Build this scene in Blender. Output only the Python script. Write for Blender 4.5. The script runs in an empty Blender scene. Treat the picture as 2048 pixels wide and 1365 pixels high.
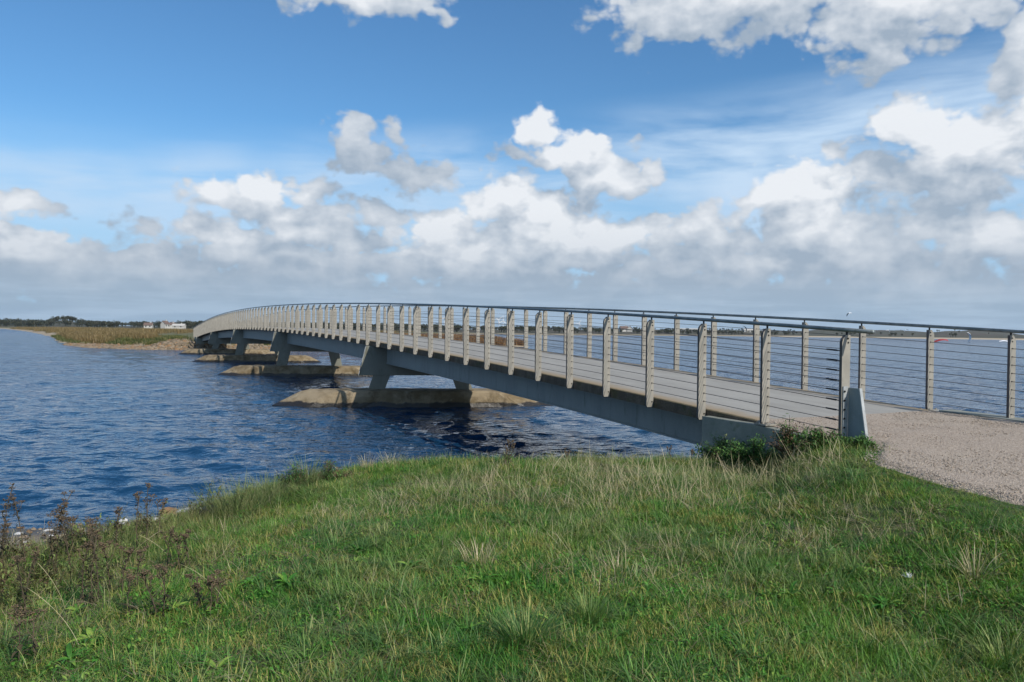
import bpy, math, random
import numpy as np
from mathutils import Matrix, Vector, noise as mnoise

rng = np.random.default_rng(7)
random.seed(7)
R = math.radians
scene = bpy.context.scene
COL = scene.collection

# ------------------------------------------------------------------ camera
FPX, HC, HB = 1550.0, 663.3, 0.011            # focal length in photo pixels, horizon height and tilt
THETA = math.atan(HB)
PITCH = math.atan((682.5 - HC) * math.cos(THETA) / FPX)
EYE = 2.5                                      # metres above the water
cam_d = bpy.data.cameras.new('camera')
cam_d.sensor_width = 36.0
cam_d.lens = 36.0 * FPX / 2048.0
cam_d.clip_start = 0.05
cam_d.clip_end = 20000
cam = bpy.data.objects.new('camera', cam_d)
COL.objects.link(cam)
cam.matrix_world = Matrix.Translation((0, 0, EYE)) @ Matrix.Rotation(math.pi / 2 - PITCH, 4, 'X') @ Matrix.Rotation(THETA, 4, 'Z')
scene.camera = cam


def ray(px, py):
    """photo pixel -> (X/Y, Z/Y) of its direction"""
    x = (px - 1024) / FPX
    y = -(py - 682.5) / FPX
    c, s = math.cos(THETA), math.sin(THETA)
    xr = x * c - y * s
    yr = x * s + y * c
    Y = math.cos(PITCH) + yr * math.sin(PITCH)
    Z = -math.sin(PITCH) + yr * math.cos(PITCH)
    return xr / Y, Z / Y


# ------------------------------------------------------------------ node helpers
class NT:
    def __init__(self, tree):
        self.t = tree
        self.n = tree.nodes
        self.l = tree.links

    def node(self, typ, **kw):
        nd = self.n.new(typ)
        for k, v in kw.items():
            setattr(nd, k, v)
        return nd

    def put(self, sock, v):
        if v is None:
            return
        if hasattr(v, 'links') or isinstance(v, bpy.types.NodeSocket):
            self.l.new(v, sock)
        else:
            try:
                sock.default_value = v
            except Exception:
                sock.default_value = (*v, 1.0)

    def math(self, op, a, b=None, c=None, clamp=False):
        nd = self.node('ShaderNodeMath', operation=op, use_clamp=clamp)
        for i, v in enumerate((a, b, c)):
            self.put(nd.inputs[i], v)
        return nd.outputs[0]

    def vmath(self, op, a, b=None, scale=None):
        nd = self.node('ShaderNodeVectorMath', operation=op)
        self.put(nd.inputs[0], a)
        self.put(nd.inputs[1], b)
        if scale is not None:
            self.put(nd.inputs['Scale'], scale)
        return nd.outputs['Value'] if op in ('LENGTH', 'DOT_PRODUCT', 'DISTANCE') else nd.outputs[0]

    def ramp(self, x, a, b, lo=0.0, hi=1.0, smooth=True):
        nd = self.node('ShaderNodeMapRange', clamp=True)
        nd.interpolation_type = 'SMOOTHSTEP' if smooth else 'LINEAR'
        for k, v in zip(('Value', 'From Min', 'From Max', 'To Min', 'To Max'), (x, a, b, lo, hi)):
            self.put(nd.inputs[k], v)
        return nd.outputs['Result']

    def noise(self, vec, scale, detail=4, rough=0.55, out='Fac', dist=0.0):
        nd = self.node('ShaderNodeTexNoise')
        self.put(nd.inputs['Vector'], vec)
        self.put(nd.inputs['Scale'], scale)
        self.put(nd.inputs['Detail'], detail)
        self.put(nd.inputs['Roughness'], rough)
        self.put(nd.inputs['Distortion'], dist)
        return nd.outputs[out]

    def mix(self, f, a, b, blend='MIX'):
        nd = self.node('ShaderNodeMix', data_type='RGBA', blend_type=blend, clamp_factor=True)
        self.put(nd.inputs[0], f)
        self.put(nd.inputs[6], a)
        self.put(nd.inputs[7], b)
        return nd.outputs[2]

    def mapping(self, vec, scale=(1, 1, 1), rot=(0, 0, 0), loc=(0, 0, 0)):
        nd = self.node('ShaderNodeMapping')
        self.put(nd.inputs['Vector'], vec)
        nd.inputs['Scale'].default_value = scale
        nd.inputs['Rotation'].default_value = rot
        nd.inputs['Location'].default_value = loc
        return nd.outputs[0]

    def comb(self, x, y, z=0.0):
        nd = self.node('ShaderNodeCombineXYZ')
        for i, v in enumerate((x, y, z)):
            self.put(nd.inputs[i], v)
        return nd.outputs[0]

    def sep(self, v):
        nd = self.node('ShaderNodeSeparateXYZ')
        self.put(nd.inputs[0], v)
        return nd.outputs


# ------------------------------------------------------------------ sun and sky
SUN_AZ, SUN_EL = R(138), R(36)                 # clockwise from +Y: behind the camera and to the right
sun_dir = Vector((math.sin(SUN_AZ) * math.cos(SUN_EL), math.cos(SUN_AZ) * math.cos(SUN_EL), math.sin(SUN_EL)))
sun_d = bpy.data.lights.new('sun', 'SUN')
sun_d.energy = 4.5
sun_d.angle = R(0.6)
sun_d.color = (1.0, 0.93, 0.83)
sun = bpy.data.objects.new('sun', sun_d)
COL.objects.link(sun)
sun.rotation_euler = sun_dir.to_track_quat('Z', 'Y').to_euler()
scene.view_settings.view_transform = 'Standard'
scene.view_settings.look = 'None'
scene.view_settings.gamma = 1
scene.view_settings.exposure = 0.0
scene.view_settings.use_curve_mapping = False

world = bpy.data.worlds.new('World')
scene.world = world
world.use_nodes = True


def azel(px, py):
    u, w = ray(px, py)
    return math.atan(u), math.atan(w * math.cos(math.atan(u)))


# (centre x, centre y, radius x, radius y, weight, brightness) of the cumulus clouds seen in the photograph
CLOUDS = [
    (1500, -10, 340, 95, 1.25, .50), (1800, 0, 250, 110, 1.25, .62), (1760, 105, 95, 55, .9, .30), (2045, 90, 80, 95, 1.0, .40),
    (700, -25, 210, 60, 1.1, .6), (840, 0, 60, 50, .9, .5),
    (715, 290, 82, 52, 1.1, .22), (790, 275, 50, 35, .8, .15), (835, 350, 110, 38, 1.0, .12), (1010, 310, 46, 28, .75, .08),
    (420, 378, 88, 38, 1.1, .42), (530, 378, 100, 42, 1.15, .60), (620, 385, 70, 38, .9, .38),
    (1072, 258, 50, 44, 1.05, .95), (1130, 305, 88, 54, 1.15, .80), (1200, 352, 115, 55, 1.2, .50), (1285, 335, 50, 48, .8, .32),
    (1830, 250, 95, 55, 1.15, 1.0), (1950, 265, 140, 80, 1.3, .95), (2060, 260, 95, 85, 1.15, .95), (1900, 365, 210, 75, 1.25, .28), (1680, 300, 46, 34, .85, .05), (1740, 340, 60, 50, .9, .12),
    (1600, 390, 120, 58, 1.2, .95), (1640, 450, 200, 80, 1.25, .50), (1515, 400, 56, 52, .95, .45), (1700, 500, 260, 60, 1.1, .35),
    (1010, 400, 92, 54, 1.15, .95), (1110, 450, 165, 72, 1.25, .80), (1200, 480, 140, 62, 1.1, .60), (890, 475, 120, 66, 1.2, .95), (745, 422, 95, 34, 1.0, .28), (720, 480, 140, 50, 1.0, .40),
    (450, 455, 105, 52, 1.15, .72), (570, 430, 140, 40, 1.1, .42), (600, 470, 150, 50, 1.05, .50), (560, 515, 260, 60, 1.1, .32), (1400, 470, 190, 60, 1.05, .42), (1330, 450, 80, 45, .9, .35),
    (30, 412, 84, 46, 1.25, .35), (40, 478, 110, 42, 1.25, .75), (130, 530, 190, 60, 1.05, .30), (280, 540, 160, 45, 1.0, .35), (1950, 470, 210, 60, 1.1, .55), (1850, 530, 240, 60, 1.05, .40),
    (900, 545, 420, 60, 1.0, .30), (1350, 540, 320, 60, 1.0, .30), (1060, 510, 420, 62, 1.2, .42), (1560, 520, 420, 62, 1.2, .38), (620, 520, 300, 55, 1.1, .34),
]

def density_group(name, full):
    """cloud thickness (and, in full, whiteness) for a direction given as azimuth and elevation"""
    tr = bpy.data.node_groups.new(name, 'ShaderNodeTree')
    tr.interface.new_socket('P', in_out='INPUT', socket_type='NodeSocketVector')
    tr.interface.new_socket('Density', in_out='OUTPUT', socket_type='NodeSocketFloat')
    tr.interface.new_socket('Bright', in_out='OUTPUT', socket_type='NodeSocketFloat')
    g = NT(tr)
    gi = g.node('NodeGroupInput')
    go = g.node('NodeGroupOutput')
    P = gi.outputs[0]
    warp = g.vmath('SUBTRACT', g.noise(g.mapping(P, (1, 1.3, 1)), 15, 3 if full else 2, .5, 'Color'), (.5, .5, .5))
    PW = g.vmath('ADD', P, g.vmath('MULTIPLY', warp, (.085, .060, 0)))
    acc = bacc = None
    for (cx, cy, rx, ry, wt, br) in CLOUDS:
        a, e = azel(cx, cy)
        k = math.cos(a) ** 2
        sx, sy = FPX / (rx * max(k, .6)), FPX / ry
        nd = g.node('ShaderNodeVectorMath', operation='MULTIPLY_ADD')
        g.put(nd.inputs[0], PW)
        nd.inputs[1].default_value = (sx, sy, 0)
        nd.inputs[2].default_value = (-a * sx, -e * sy, 0)
        v = g.math('MULTIPLY_ADD', g.vmath('LENGTH', nd.outputs[0]), -wt, 1.22 * wt)
        acc = v if acc is None else g.math('MAXIMUM', acc, v)
        if full:
            b = g.math('MULTIPLY_ADD', v, br * .9, .42 * br)
            bacc = b if bacc is None else g.math('MAXIMUM', bacc, b)
    az, el, _z = g.sep(P)
    n1 = g.math('SUBTRACT', g.noise(g.mapping(P, (1, 1.5, 1), loc=(3, 1, 0)), 15, 8 if full else 5, .56), .5)
    # layered cloud towards the horizon, all the way round
    lay = g.math('SUBTRACT', 1.55, g.math('MULTIPLY', g.math('ABSOLUTE', el), 11.0))
    acc = g.math('MAXIMUM', acc, lay)
    # broken cumulus elsewhere round the sky, of the same kind as in view
    away = g.math('MAXIMUM', g.ramp(g.math('ABSOLUTE', az), .66, .95), g.ramp(el, .50, .75))
    big = g.math('MULTIPLY', g.math('SUBTRACT', g.noise(g.mapping(P, (1, 1.7, 1), loc=(9, 4, 0)), 3.2, 2, .5), .5), 4.0)
    acc = g.math('MAXIMUM', acc, g.math('ADD', g.math('ADD', big, .15), g.math('MULTIPLY_ADD', away, 6, -6)))
    vor = g.node('ShaderNodeTexVoronoi')
    vor.feature = 'SMOOTH_F1' if full else 'F1'
    g.put(vor.inputs['Vector'], g.mapping(g.vmath('ADD', P, g.vmath('MULTIPLY', warp, (.03, .03, 0))), (1, 1.25, 1)))
    vor.voronoi_dimensions = '2D'
    vor.inputs['Scale'].default_value = 30
    vor.inputs['Detail'].default_value = 2.0
    vor.inputs['Roughness'].default_value = .5
    if full:
        vor.inputs['Smoothness'].default_value = .3
    D0 = g.math('MULTIPLY_ADD', n1, 1.75, acc)
    D0 = g.math('MULTIPLY_ADD', vor.outputs['Distance'], -.62, g.math('ADD', D0, .34))
    g.l.new(D0, go.inputs[0])
    if full:
        g.l.new(g.math('MINIMUM', g.math('MAXIMUM', bacc, g.math('MULTIPLY', away, .5)), 1.0), go.inputs[1])
    return tr


w = NT(world.node_tree)
for nd in list(w.n):
    w.n.remove(nd)
tc = w.node('ShaderNodeTexCoord')
dx, dy, dz = w.sep(tc.outputs['Generated'])
azn = w.math('ARCTAN2', dx, dy)
eln = w.math('ARCSINE', dz)
P0 = w.comb(azn, eln, 0.0)


def dgroup(vec, tree):
    nd = w.node('ShaderNodeGroup')
    nd.node_tree = tree
    w.l.new(vec, nd.inputs[0])
    return nd.outputs


d1 = dgroup(P0, density_group('cloud_density', True))
d2 = dgroup(w.vmath('ADD', P0, (.010, .036, 0)), density_group('cloud_density_towards_sun', False))
mask = w.ramp(d1[0], .10, .56)
lit = w.math('MULTIPLY', w.math('MULTIPLY', w.math('SUBTRACT', d1[0], d2[0]), .55), w.math('MULTIPLY_ADD', d1[1], .75, .25))
thick = w.ramp(d1[0], .3, 1.6, 0, .06)
lit = w.math('ADD', lit, w.math('SUBTRACT', w.math('MULTIPLY', d1[1], .56), thick))
fine = w.math('MULTIPLY', w.math('SUBTRACT', w.noise(w.mapping(P0, (1, 1.8, 1)), 20, 8, .62), .5), .75)
lit = w.math('MULTIPLY_ADD', w.math('ADD', lit, fine), 1.35, -.09, clamp=True)
lowf = w.ramp(eln, .03, .17)
lit = w.math('MULTIPLY', lit, w.math('ADD', w.math('MULTIPLY', lowf, .5), .5))
ccol = w.mix(lit, (.36, .445, .55), (.86, .89, .93))
# pale air towards the horizon in front of the farthest clouds
hz = w.ramp(eln, .0, .085, .9, 0.0)
bands = w.noise(w.mapping(P0, (2.2, 26, 1)), 3.0, 5, .55)
ccol = w.mix(hz, ccol, w.mix(w.ramp(bands, .40, .62), (.34, .48, .63), (.45, .60, .76)))
# clear sky
sky = w.node('ShaderNodeTexSky')
sky.sky_type = 'NISHITA'
sky.sun_disc = False
sky.sun_elevation = SUN_EL
sky.sun_rotation = SUN_AZ
sky.altitude = 0
sky.air_density = 1.0
sky.dust_density = 0.4
sky.ozone_density = 1.6
SKY_STRENGTH = 0.12
skyc = w.mix(1.0, sky.outputs[0], (.53, .87, 1.10), 'MULTIPLY')
# whitish air low down
skyc = w.mix(w.ramp(eln, .06, .26, .9, 0.0), skyc, w.vmath('SCALE', (.42, .64, .88), scale=1.0 / SKY_STRENGTH))
# thin cirrus veils and wisps
cp = w.mapping(P0, (1.0, 6.0, 1), rot=(0, 0, R(-7)))
cir = w.noise(cp, 3.2, 6, .55, dist=.3)
cir2 = w.ramp(w.noise(w.mapping(P0, (1, 1, 1), loc=(5, 2, 0)), 5, 3, .5), .35, .6)
elt = w.math('SUBTRACT', eln, w.math('MULTIPLY', azn, .10))
cirband = w.math('MULTIPLY', w.ramp(eln, .08, .15), w.ramp(elt, .20, .285, 1, 0))
cirm = w.math('MULTIPLY', w.math('MULTIPLY', w.ramp(cir, .30, .66), cirband), w.math('ADD', w.math('MULTIPLY', cir2, .6), .45))
WS = 1.0 / SKY_STRENGTH
cl_scaled = w.vmath('SCALE', ccol, scale=WS)
cir_col = w.vmath('SCALE', (.56, .73, .93), scale=WS)
c1 = w.mix(w.math('MULTIPLY', cirm, 1.0), skyc, cir_col)
c2 = w.mix(w.math('MULTIPLY', mask, .97), c1, cl_scaled)
bg = w.node('ShaderNodeBackground')
w.l.new(c2, bg.inputs[0])
bg.inputs[1].default_value = SKY_STRENGTH
wo = w.node('ShaderNodeOutputWorld')
w.l.new(bg.outputs[0], wo.inputs[0])
world.cycles.sampling_method = 'MANUAL'
world.cycles.sample_map_resolution = 512


# ------------------------------------------------------------------ object helpers
def tag(o, label=None, cat=None, group=None, kind=None):
    if label: o['label'] = label
    if cat: o['category'] = cat
    if group: o['group'] = group
    if kind: o['kind'] = kind
    return o


def mesh_obj(name, me, m=None, parent=None, loc=None):
    if m is not None and not me.materials:
        me.materials.append(m)
    o = bpy.data.objects.new(name, me)
    COL.objects.link(o)
    if parent is not None:
        o.parent = parent
    if loc is not None:
        o.location = loc
    return o


def empty(name, loc, rz=0.0):
    o = bpy.data.objects.new(name, None)
    COL.objects.link(o)
    o.empty_display_size = .2
    o.location = loc
    o.rotation_euler = (0, 0, rz)
    return o


class MB:
    """collects shapes into one mesh"""
    def __init__(self):
        self.v, self.f = [], []

    def add(self, vs, fs):
        b = len(self.v)
        self.v += [tuple(p) for p in vs]
        self.f += [tuple(b + i for i in f) for f in fs]

    def box(self, x0, x1, y0, y1, z0, z1):
        vs = [(x, y, z) for z in (z0, z1) for x, y in ((x0, y0), (x1, y0), (x1, y1), (x0, y1))]
        self.add(vs, [(3, 2, 1, 0), (4, 5, 6, 7), (0, 1, 5, 4), (1, 2, 6, 5), (2, 3, 7, 6), (3, 0, 4, 7)])

    def loft(self, rings, caps=True, closed=True):
        n = len(rings[0])
        b = len(self.v)
        for r in rings:
            self.v += [tuple(p) for p in r]
        for i in range(len(rings) - 1):
            for j in range(n if closed else n - 1):
                k = (j + 1) % n
                self.f.append((b + i * n + j, b + i * n + k, b + (i + 1) * n + k, b + (i + 1) * n + j))
        if caps:
            self.f.append(tuple(b + j for j in reversed(range(n))))
            e = b + (len(rings) - 1) * n
            self.f.append(tuple(e + j for j in range(n)))

    def tube(self, pts, r, n=8, caps=True):
        pts = [Vector(p) for p in pts]
        rs = r if hasattr(r, '__len__') else [r] * len(pts)
        rings = []
        for i, p in enumerate(pts):
            t = (pts[min(i + 1, len(pts) - 1)] - pts[max(i - 1, 0)]).normalized()
            up = Vector((0, 0, 1)) if abs(t.z) < .9 else Vector((1, 0, 0))
            a = t.cross(up).normalized()
            b = a.cross(t)
            rings.append([p + (a * math.cos(2 * math.pi * k / n) + b * math.sin(2 * math.pi * k / n)) * rs[i] for k in range(n)])
        self.loft(rings, caps)

    def mesh(self, name, smooth=False):
        me = bpy.data.meshes.new(name)
        me.from_pydata(self.v, [], self.f)
        me.update()
        import bmesh
        bm = bmesh.new()
        bm.from_mesh(me)
        bmesh.ops.recalc_face_normals(bm, faces=bm.faces)
        bm.to_mesh(me)
        bm.free()
        if smooth:
            me.polygons.foreach_set('use_smooth', [True] * len(me.polygons))
        return me

    def build(self, name, m, parent=None, smooth=False, loc=None):
        return mesh_obj(name, self.mesh(name, smooth), m, parent, loc)


def grid_mesh(name, XX, YY, ZZ, smooth=True, keep=None):
    """structured grid -> mesh; XX, YY, ZZ of shape (ny, nx)"""
    ny, nx = XX.shape
    co = np.stack([XX, YY, ZZ], -1).reshape(-1, 3)
    idx = np.arange(ny * nx).reshape(ny, nx)
    q = np.stack([idx[:-1, :-1], idx[:-1, 1:], idx[1:, 1:], idx[1:, :-1]], -1).reshape(-1, 4)
    if keep is not None:
        q = q[keep.reshape(-1)]
    me = bpy.data.meshes.new(name)
    me.vertices.add(len(co))
    me.vertices.foreach_set('co', co.ravel())
    me.loops.add(q.size)
    me.loops.foreach_set('vertex_index', q.ravel())
    me.polygons.add(len(q))
    me.polygons.foreach_set('loop_start', np.arange(0, q.size, 4))
    me.polygons.foreach_set('loop_total', np.full(len(q), 4))
    me.update(calc_edges=True)
    if smooth:
        me.polygons.foreach_set('use_smooth', np.ones(len(q), bool))
    return me


def vnoise(x, y, seed=0):
    """smooth value noise in 0..1"""
    xi, yi = np.floor(x).astype(np.int64), np.floor(y).astype(np.int64)
    xf, yf = x - xi, y - yi

    def h(a, b):
        v = (a * 374761393 + b * 668265263 + seed * 974634777) & 0xffffffff
        v = ((v ^ (v >> 13)) * 1274126177) & 0xffffffff
        return ((v ^ (v >> 16)) & 0xffff) / 65535.0
    sx, sy = xf * xf * (3 - 2 * xf), yf * yf * (3 - 2 * yf)
    a = h(xi, yi) * (1 - sx) + h(xi + 1, yi) * sx
    b = h(xi, yi + 1) * (1 - sx) + h(xi + 1, yi + 1) * sx
    return a * (1 - sy) + b * sy


def fbm(x, y, oct=4, seed=0):
    s, a, t = 0, 1.0, 0
    for o in range(oct):
        s = s + a * vnoise(x * 2 ** o, y * 2 ** o, seed + o)
        t += a
        a *= .5
    return s / t


def sstep(x, a=0.0, b=1.0):
    t = np.clip((x - a) / (b - a), 0, 1)
    return t * t * (3 - 2 * t)


# ------------------------------------------------------------------ materials
def material(name):
    m = bpy.data.materials.new(name)
    m.use_nodes = True
    t = NT(m.node_tree)
    for nd in list(t.n):
        t.n.remove(nd)
    out = t.node('ShaderNodeOutputMaterial')
    p = t.node('ShaderNodeBsdfPrincipled')
    t.l.new(p.outputs[0], out.inputs[0])
    return m, t, p, out


def bump(t, p, h, strength=.4, dist=.02):
    b = t.node('ShaderNodeBump')
    b.inputs['Strength'].default_value = strength
    b.inputs['Distance'].default_value = dist
    t.put(b.inputs['Height'], h)
    t.l.new(b.outputs[0], p.inputs['Normal'])


def weathered(name, c1, c2, c3=None, scale=3.0, rough=.7, metal=0.0, bstr=.3, bdist=.005, stretch=(1, 1, 1), coord='Object', spec=.4, amt3=.5):
    m, t, p, out = material(name)
    tcn = t.node('ShaderNodeTexCoord')
    if coord == 'World':
        src = t.node('ShaderNodeNewGeometry').outputs['Position']
    else:
        src = tcn.outputs[coord]
    v = t.mapping(src, stretch)
    n = t.noise(v, scale, 8, .62)
    col = t.mix(t.ramp(n, .3, .7), (*c1, 1), (*c2, 1))
    if c3:
        n2 = t.noise(v, scale * 2.7, 6, .7)
        col = t.mix(t.math('MULTIPLY', t.ramp(n2, .52, .72), amt3), col, (*c3, 1))
    fine = t.noise(src, scale * 25, 3, .6)
    col = t.mix(t.math('MULTIPLY', t.ramp(fine, .3, .7), .25), col, t.mix(1.0, col, (.6, .6, .6, 1), 'MULTIPLY'))
    t.put(p.inputs['Base Color'], col)
    t.put(p.inputs['Roughness'], t.ramp(n, .2, .8, rough - .1, min(1, rough + .1)))
    p.inputs['Metallic'].default_value = metal
    p.inputs['Specular IOR Level'].default_value = spec
    bump(t, p, t.math('ADD', n, t.math('MULTIPLY', fine, .4)), bstr, bdist)
    return m


M_post = weathered('galvanised_post_steel', (.265, .250, .215), (.34, .32, .275), (.21, .18, .135), 4, .55, .12, .15, .002, coord='World', amt3=.3)
M_rail = weathered('weathered_rail_tube', (.13, .165, .175), (.25, .28, .28), (.08, .07, .05), 7, .45, .5, .2, .001, coord='World', amt3=.6)
M_girder = weathered('painted_girder_steel', (.21, .24, .235), (.28, .31, .30), (.125, .135, .115), 2.2, .55, .05, .1, .003, (1.0, 1.0, .16), amt3=.75)
M_frame = weathered('painted_pier_steel', (.175, .18, .15), (.23, .235, .195), (.10, .095, .06), 1.8, .6, .1, .12, .003, (1, 1, .4), amt3=.6)
M_plate = weathered('galvanised_end_plate', (.38, .40, .40), (.50, .52, .52), (.22, .17, .11), 5, .45, .3, .1, .002, amt3=.4)
M_brace = weathered('blue_grey_brace_steel', (.17, .215, .235), (.23, .28, .30), (.14, .14, .12), 3, .45, .1, .1, .002, amt3=.3)
M_abut = weathered('mossy_abutment_concrete', (.20, .215, .185), (.29, .30, .26), (.10, .12, .06), 2.2, .85, 0, .5, .01, amt3=.6)
M_dark = weathered('black_steel', (.015, .015, .016), (.03, .03, .03), None, 5, .4, .6, .1, .001)
M_cable = weathered('steel_cable', (.10, .10, .105), (.17, .17, .17), None, 30, .4, .8, .1, .001, coord='World')


def mat_deck():
    m, t, p, out = material('bridge_deck_concrete')
    src = t.node('ShaderNodeTexCoord').outputs['Object']
    x, y, z = t.sep(src)
    n = t.noise(t.mapping(src, (.35, 1, 1)), 2.2, 8, .6)
    col = t.mix(t.ramp(n, .3, .7), (.265, .255, .23, 1), (.33, .32, .29, 1))
    # sandy brown soiling along both edges
    e1 = t.math('MINIMUM', t.math('ABSOLUTE', t.math('ADD', y, -.0)), t.math('ABSOLUTE', t.math('ADD', y, 3.58)))
    ed = t.ramp(t.math('ADD', e1, t.math('MULTIPLY', t.noise(src, 3.5, 6, .65), .55)), .30, .85, 1, 0)
    col = t.mix(t.math('MULTIPLY', ed, .95), col, (.28, .205, .115, 1))
    edge2 = t.ramp(t.math('ADD', e1, t.math('MULTIPLY', t.noise(src, 9, 5, .6), .12)), .10, .17, 1, 0)
    col = t.mix(t.math('MULTIPLY', edge2, .75), col, (.10, .085, .035, 1))
    sp = t.noise(src, 60, 2, .6)
    col = t.mix(t.math('MULTIPLY', t.ramp(sp, .5, .7), .25), col, (.2, .19, .17, 1))
    t.put(p.inputs['Base Color'], col)
    p.inputs['Roughness'].default_value = .85
    bump(t, p, t.math('ADD', n, sp), .3, .004)
    return m


M_deck = mat_deck()


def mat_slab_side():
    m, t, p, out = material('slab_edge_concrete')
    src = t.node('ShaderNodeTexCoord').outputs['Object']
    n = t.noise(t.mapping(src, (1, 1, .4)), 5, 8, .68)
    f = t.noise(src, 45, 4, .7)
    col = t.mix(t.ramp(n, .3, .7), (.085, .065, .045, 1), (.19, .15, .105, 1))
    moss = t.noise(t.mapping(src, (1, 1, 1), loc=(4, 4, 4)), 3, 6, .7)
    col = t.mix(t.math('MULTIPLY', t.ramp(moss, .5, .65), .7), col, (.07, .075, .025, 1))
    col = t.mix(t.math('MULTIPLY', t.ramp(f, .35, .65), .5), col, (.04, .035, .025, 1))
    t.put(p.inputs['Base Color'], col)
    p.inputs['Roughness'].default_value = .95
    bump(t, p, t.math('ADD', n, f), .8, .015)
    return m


M_side = mat_slab_side()


def mat_footing():
    m, t, p, out = material('stained_footing_concrete')
    src = t.node('ShaderNodeNewGeometry').outputs['Position']
    x, y, z = t.sep(src)
    n = t.noise(t.mapping(src, (1, 1, 1.3)), 1.3, 9, .62)
    col = t.mix(t.ramp(n, .36, .64), (.145, .105, .052, 1), (.28, .225, .145, 1))
    n2 = t.noise(t.mapping(src, (1, 1, .5), loc=(7, 2, 3)), 2.6, 8, .68)
    col = t.mix(t.math('MULTIPLY', t.ramp(n2, .5, .68), .75), col, (.085, .06, .03, 1))
    pale = t.noise(t.mapping(src, (1, 1, 1), loc=(1, 9, 3)), 2.0, 8, .7)
    col = t.mix(t.math('MULTIPLY', t.ramp(pale, .55, .72), .6), col, (.42, .38, .29, 1))
    # wet, weedy band just above the water
    wet = t.ramp(t.math('ADD', z, t.math('MULTIPLY', t.math('SUBTRACT', t.noise(src, 3, 6, .65), .5), .22)), .11, .17, 1, 0)
    col = t.mix(wet, col, (.022, .018, .013, 1))
    t.put(p.inputs['Base Color'], col)
    t.put(p.inputs['Roughness'], t.ramp(wet, 0, 1, .85, .3))
    f = t.noise(src, 30, 5, .7)
    bump(t, p, t.math('ADD', t.math('MULTIPLY', n2, 1.5), t.math('MULTIPLY', f, .5)), .8, .03)
    return m


M_foot = mat_footing()


def mat_water():
    m, t, p, out = material('river_water')
    src = t.node('ShaderNodeNewGeometry').outputs['Position']
    x, y, z = t.sep(src)
    dist = t.vmath('LENGTH', src)
    v = t.mapping(src, (.45, 1, 1), rot=(0, 0, R(-6)))
    a = t.noise(v, 1.7, 3, .55, dist=.6)
    b = t.noise(t.mapping(src, (.6, 1, 1), rot=(0, 0, R(14))), 4.5, 3, .5, dist=.4)
    c = t.noise(t.mapping(src, (.5, 1, 1), rot=(0, 0, R(-20))), 14, 2, .5)
    far = t.noise(t.mapping(src, (.25, 1, 1)), .22, 4, .6)
    h = t.math('ADD', t.math('MULTIPLY', a, .085), t.math('MULTIPLY', b, .060))
    h = t.math('ADD', h, t.math('MULTIPLY', c, .010))
    h = t.math('MULTIPLY', h, t.ramp(dist, 12, 70, 1.0, 2.3))
    h = t.math('ADD', h, t.math('MULTIPLY', t.math('MULTIPLY', far, .35), t.ramp(dist, 60, 250)))
    bm = t.node('ShaderNodeBump')
    bm.inputs['Distance'].default_value = 1.0
    # calmer and rougher stretches
    patch = t.noise(t.mapping(src, (.5, 1, 1), loc=(2, 5, 0)), .06, 4, .55)
    t.put(bm.inputs['Strength'], t.ramp(patch, .35, .65, .75, 1.0))
    t.put(bm.inputs['Height'], h)
    t.l.new(bm.outputs[0], p.inputs['Normal'])
    t.put(p.inputs['Base Color'], (.006, .040, .095, 1))
    t.put(p.inputs['Roughness'], t.ramp(dist, 20, 500, .05, .22))
    p.inputs['IOR'].default_value = 1.333
    p.inputs['Specular IOR Level'].default_value = .5
    return m


M_water = mat_water()

# ------------------------------------------------------------------ bridge frame of reference
DX, DY = -.4443, .8958                         # along the bridge, away from the camera
NX, NY = .8958, .4443                          # across it, to the right
OFF = 7.166                                    # left rail's distance from the camera, across


def W(s, n, z=0.0):
    return (s * DX + (n + OFF) * NX, s * DY + (n + OFF) * NY, z)


def SN(X, Y):
    return X * DX + Y * DY, X * NX + Y * NY - OFF


_rs = np.array([(3.5, -.12), (6.07, .04), (7.2, .13), (8.5, .205), (9.7, .275), (10.9, .33), (12.1, .39), (14.4, .495), (16.9, .59), (19.2, .67), (21.6, .755), (24, .82),
                (27.5, .92), (29.9, .995), (32.3, 1.06), (36, 1.155), (40.7, 1.23), (47.9, 1.32), (53.8, 1.36), (57.8, 1.34), (65, 1.25), (74.1, 1.10), (84.5, .85), (93, .48), (101.1, .08)])
_rp = np.polyfit(_rs[:, 0] / 50 - 1, _rs[:, 1], 5)


def rail_z(s):
    return EYE + float(np.polyval(_rp, s / 50 - 1))


WID = 3.58
S_NEAR, S_FAR = 8.35, 95.8                     # where the spans leave and meet the abutments
DECK_H, SLAB_T = 1.24, .16

# ------------------------------------------------------------------ ground
WL = [(-400, -60), (-80, 2), (-20, 8.3), (-8, 9.35), (-6.3, 9.55), (-5.07, 9.95), (-4.3, 10.6), (-3, 11.0), (0, 11.2), (2.4, 11.5), (4.2, 13.0), (6.0, 13.4), (8.0, 12.6), (9.6, 10.4), (12.2, 5.6), (17, -3), (30, -20), (60, -60), (200, -200)]


def wl_dist(X, Y):
    """signed distance to the waterline, positive on the camera's side"""
    best = np.full(X.shape, 1e9)
    for (x0, y0), (x1, y1) in zip(WL[:-1], WL[1:]):
        ex, ey = x1 - x0, y1 - y0
        t = np.clip(((X - x0) * ex + (Y - y0) * ey) / (ex * ex + ey * ey), 0, 1)
        best = np.minimum(best, np.hypot(X - x0 - t * ex, Y - y0 - t * ey))
    xs = np.array([p[0] for p in WL]); ys = np.array([p[1] for p in WL])
    inside = Y < np.interp(X, xs, ys)
    return np.where(inside, best, -best)


def path_z(s):
    return np.interp(s, [-40, -6, 2, 7.5, 8.4], [.9, 1.12, 1.27, 1.405, 1.42])


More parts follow.
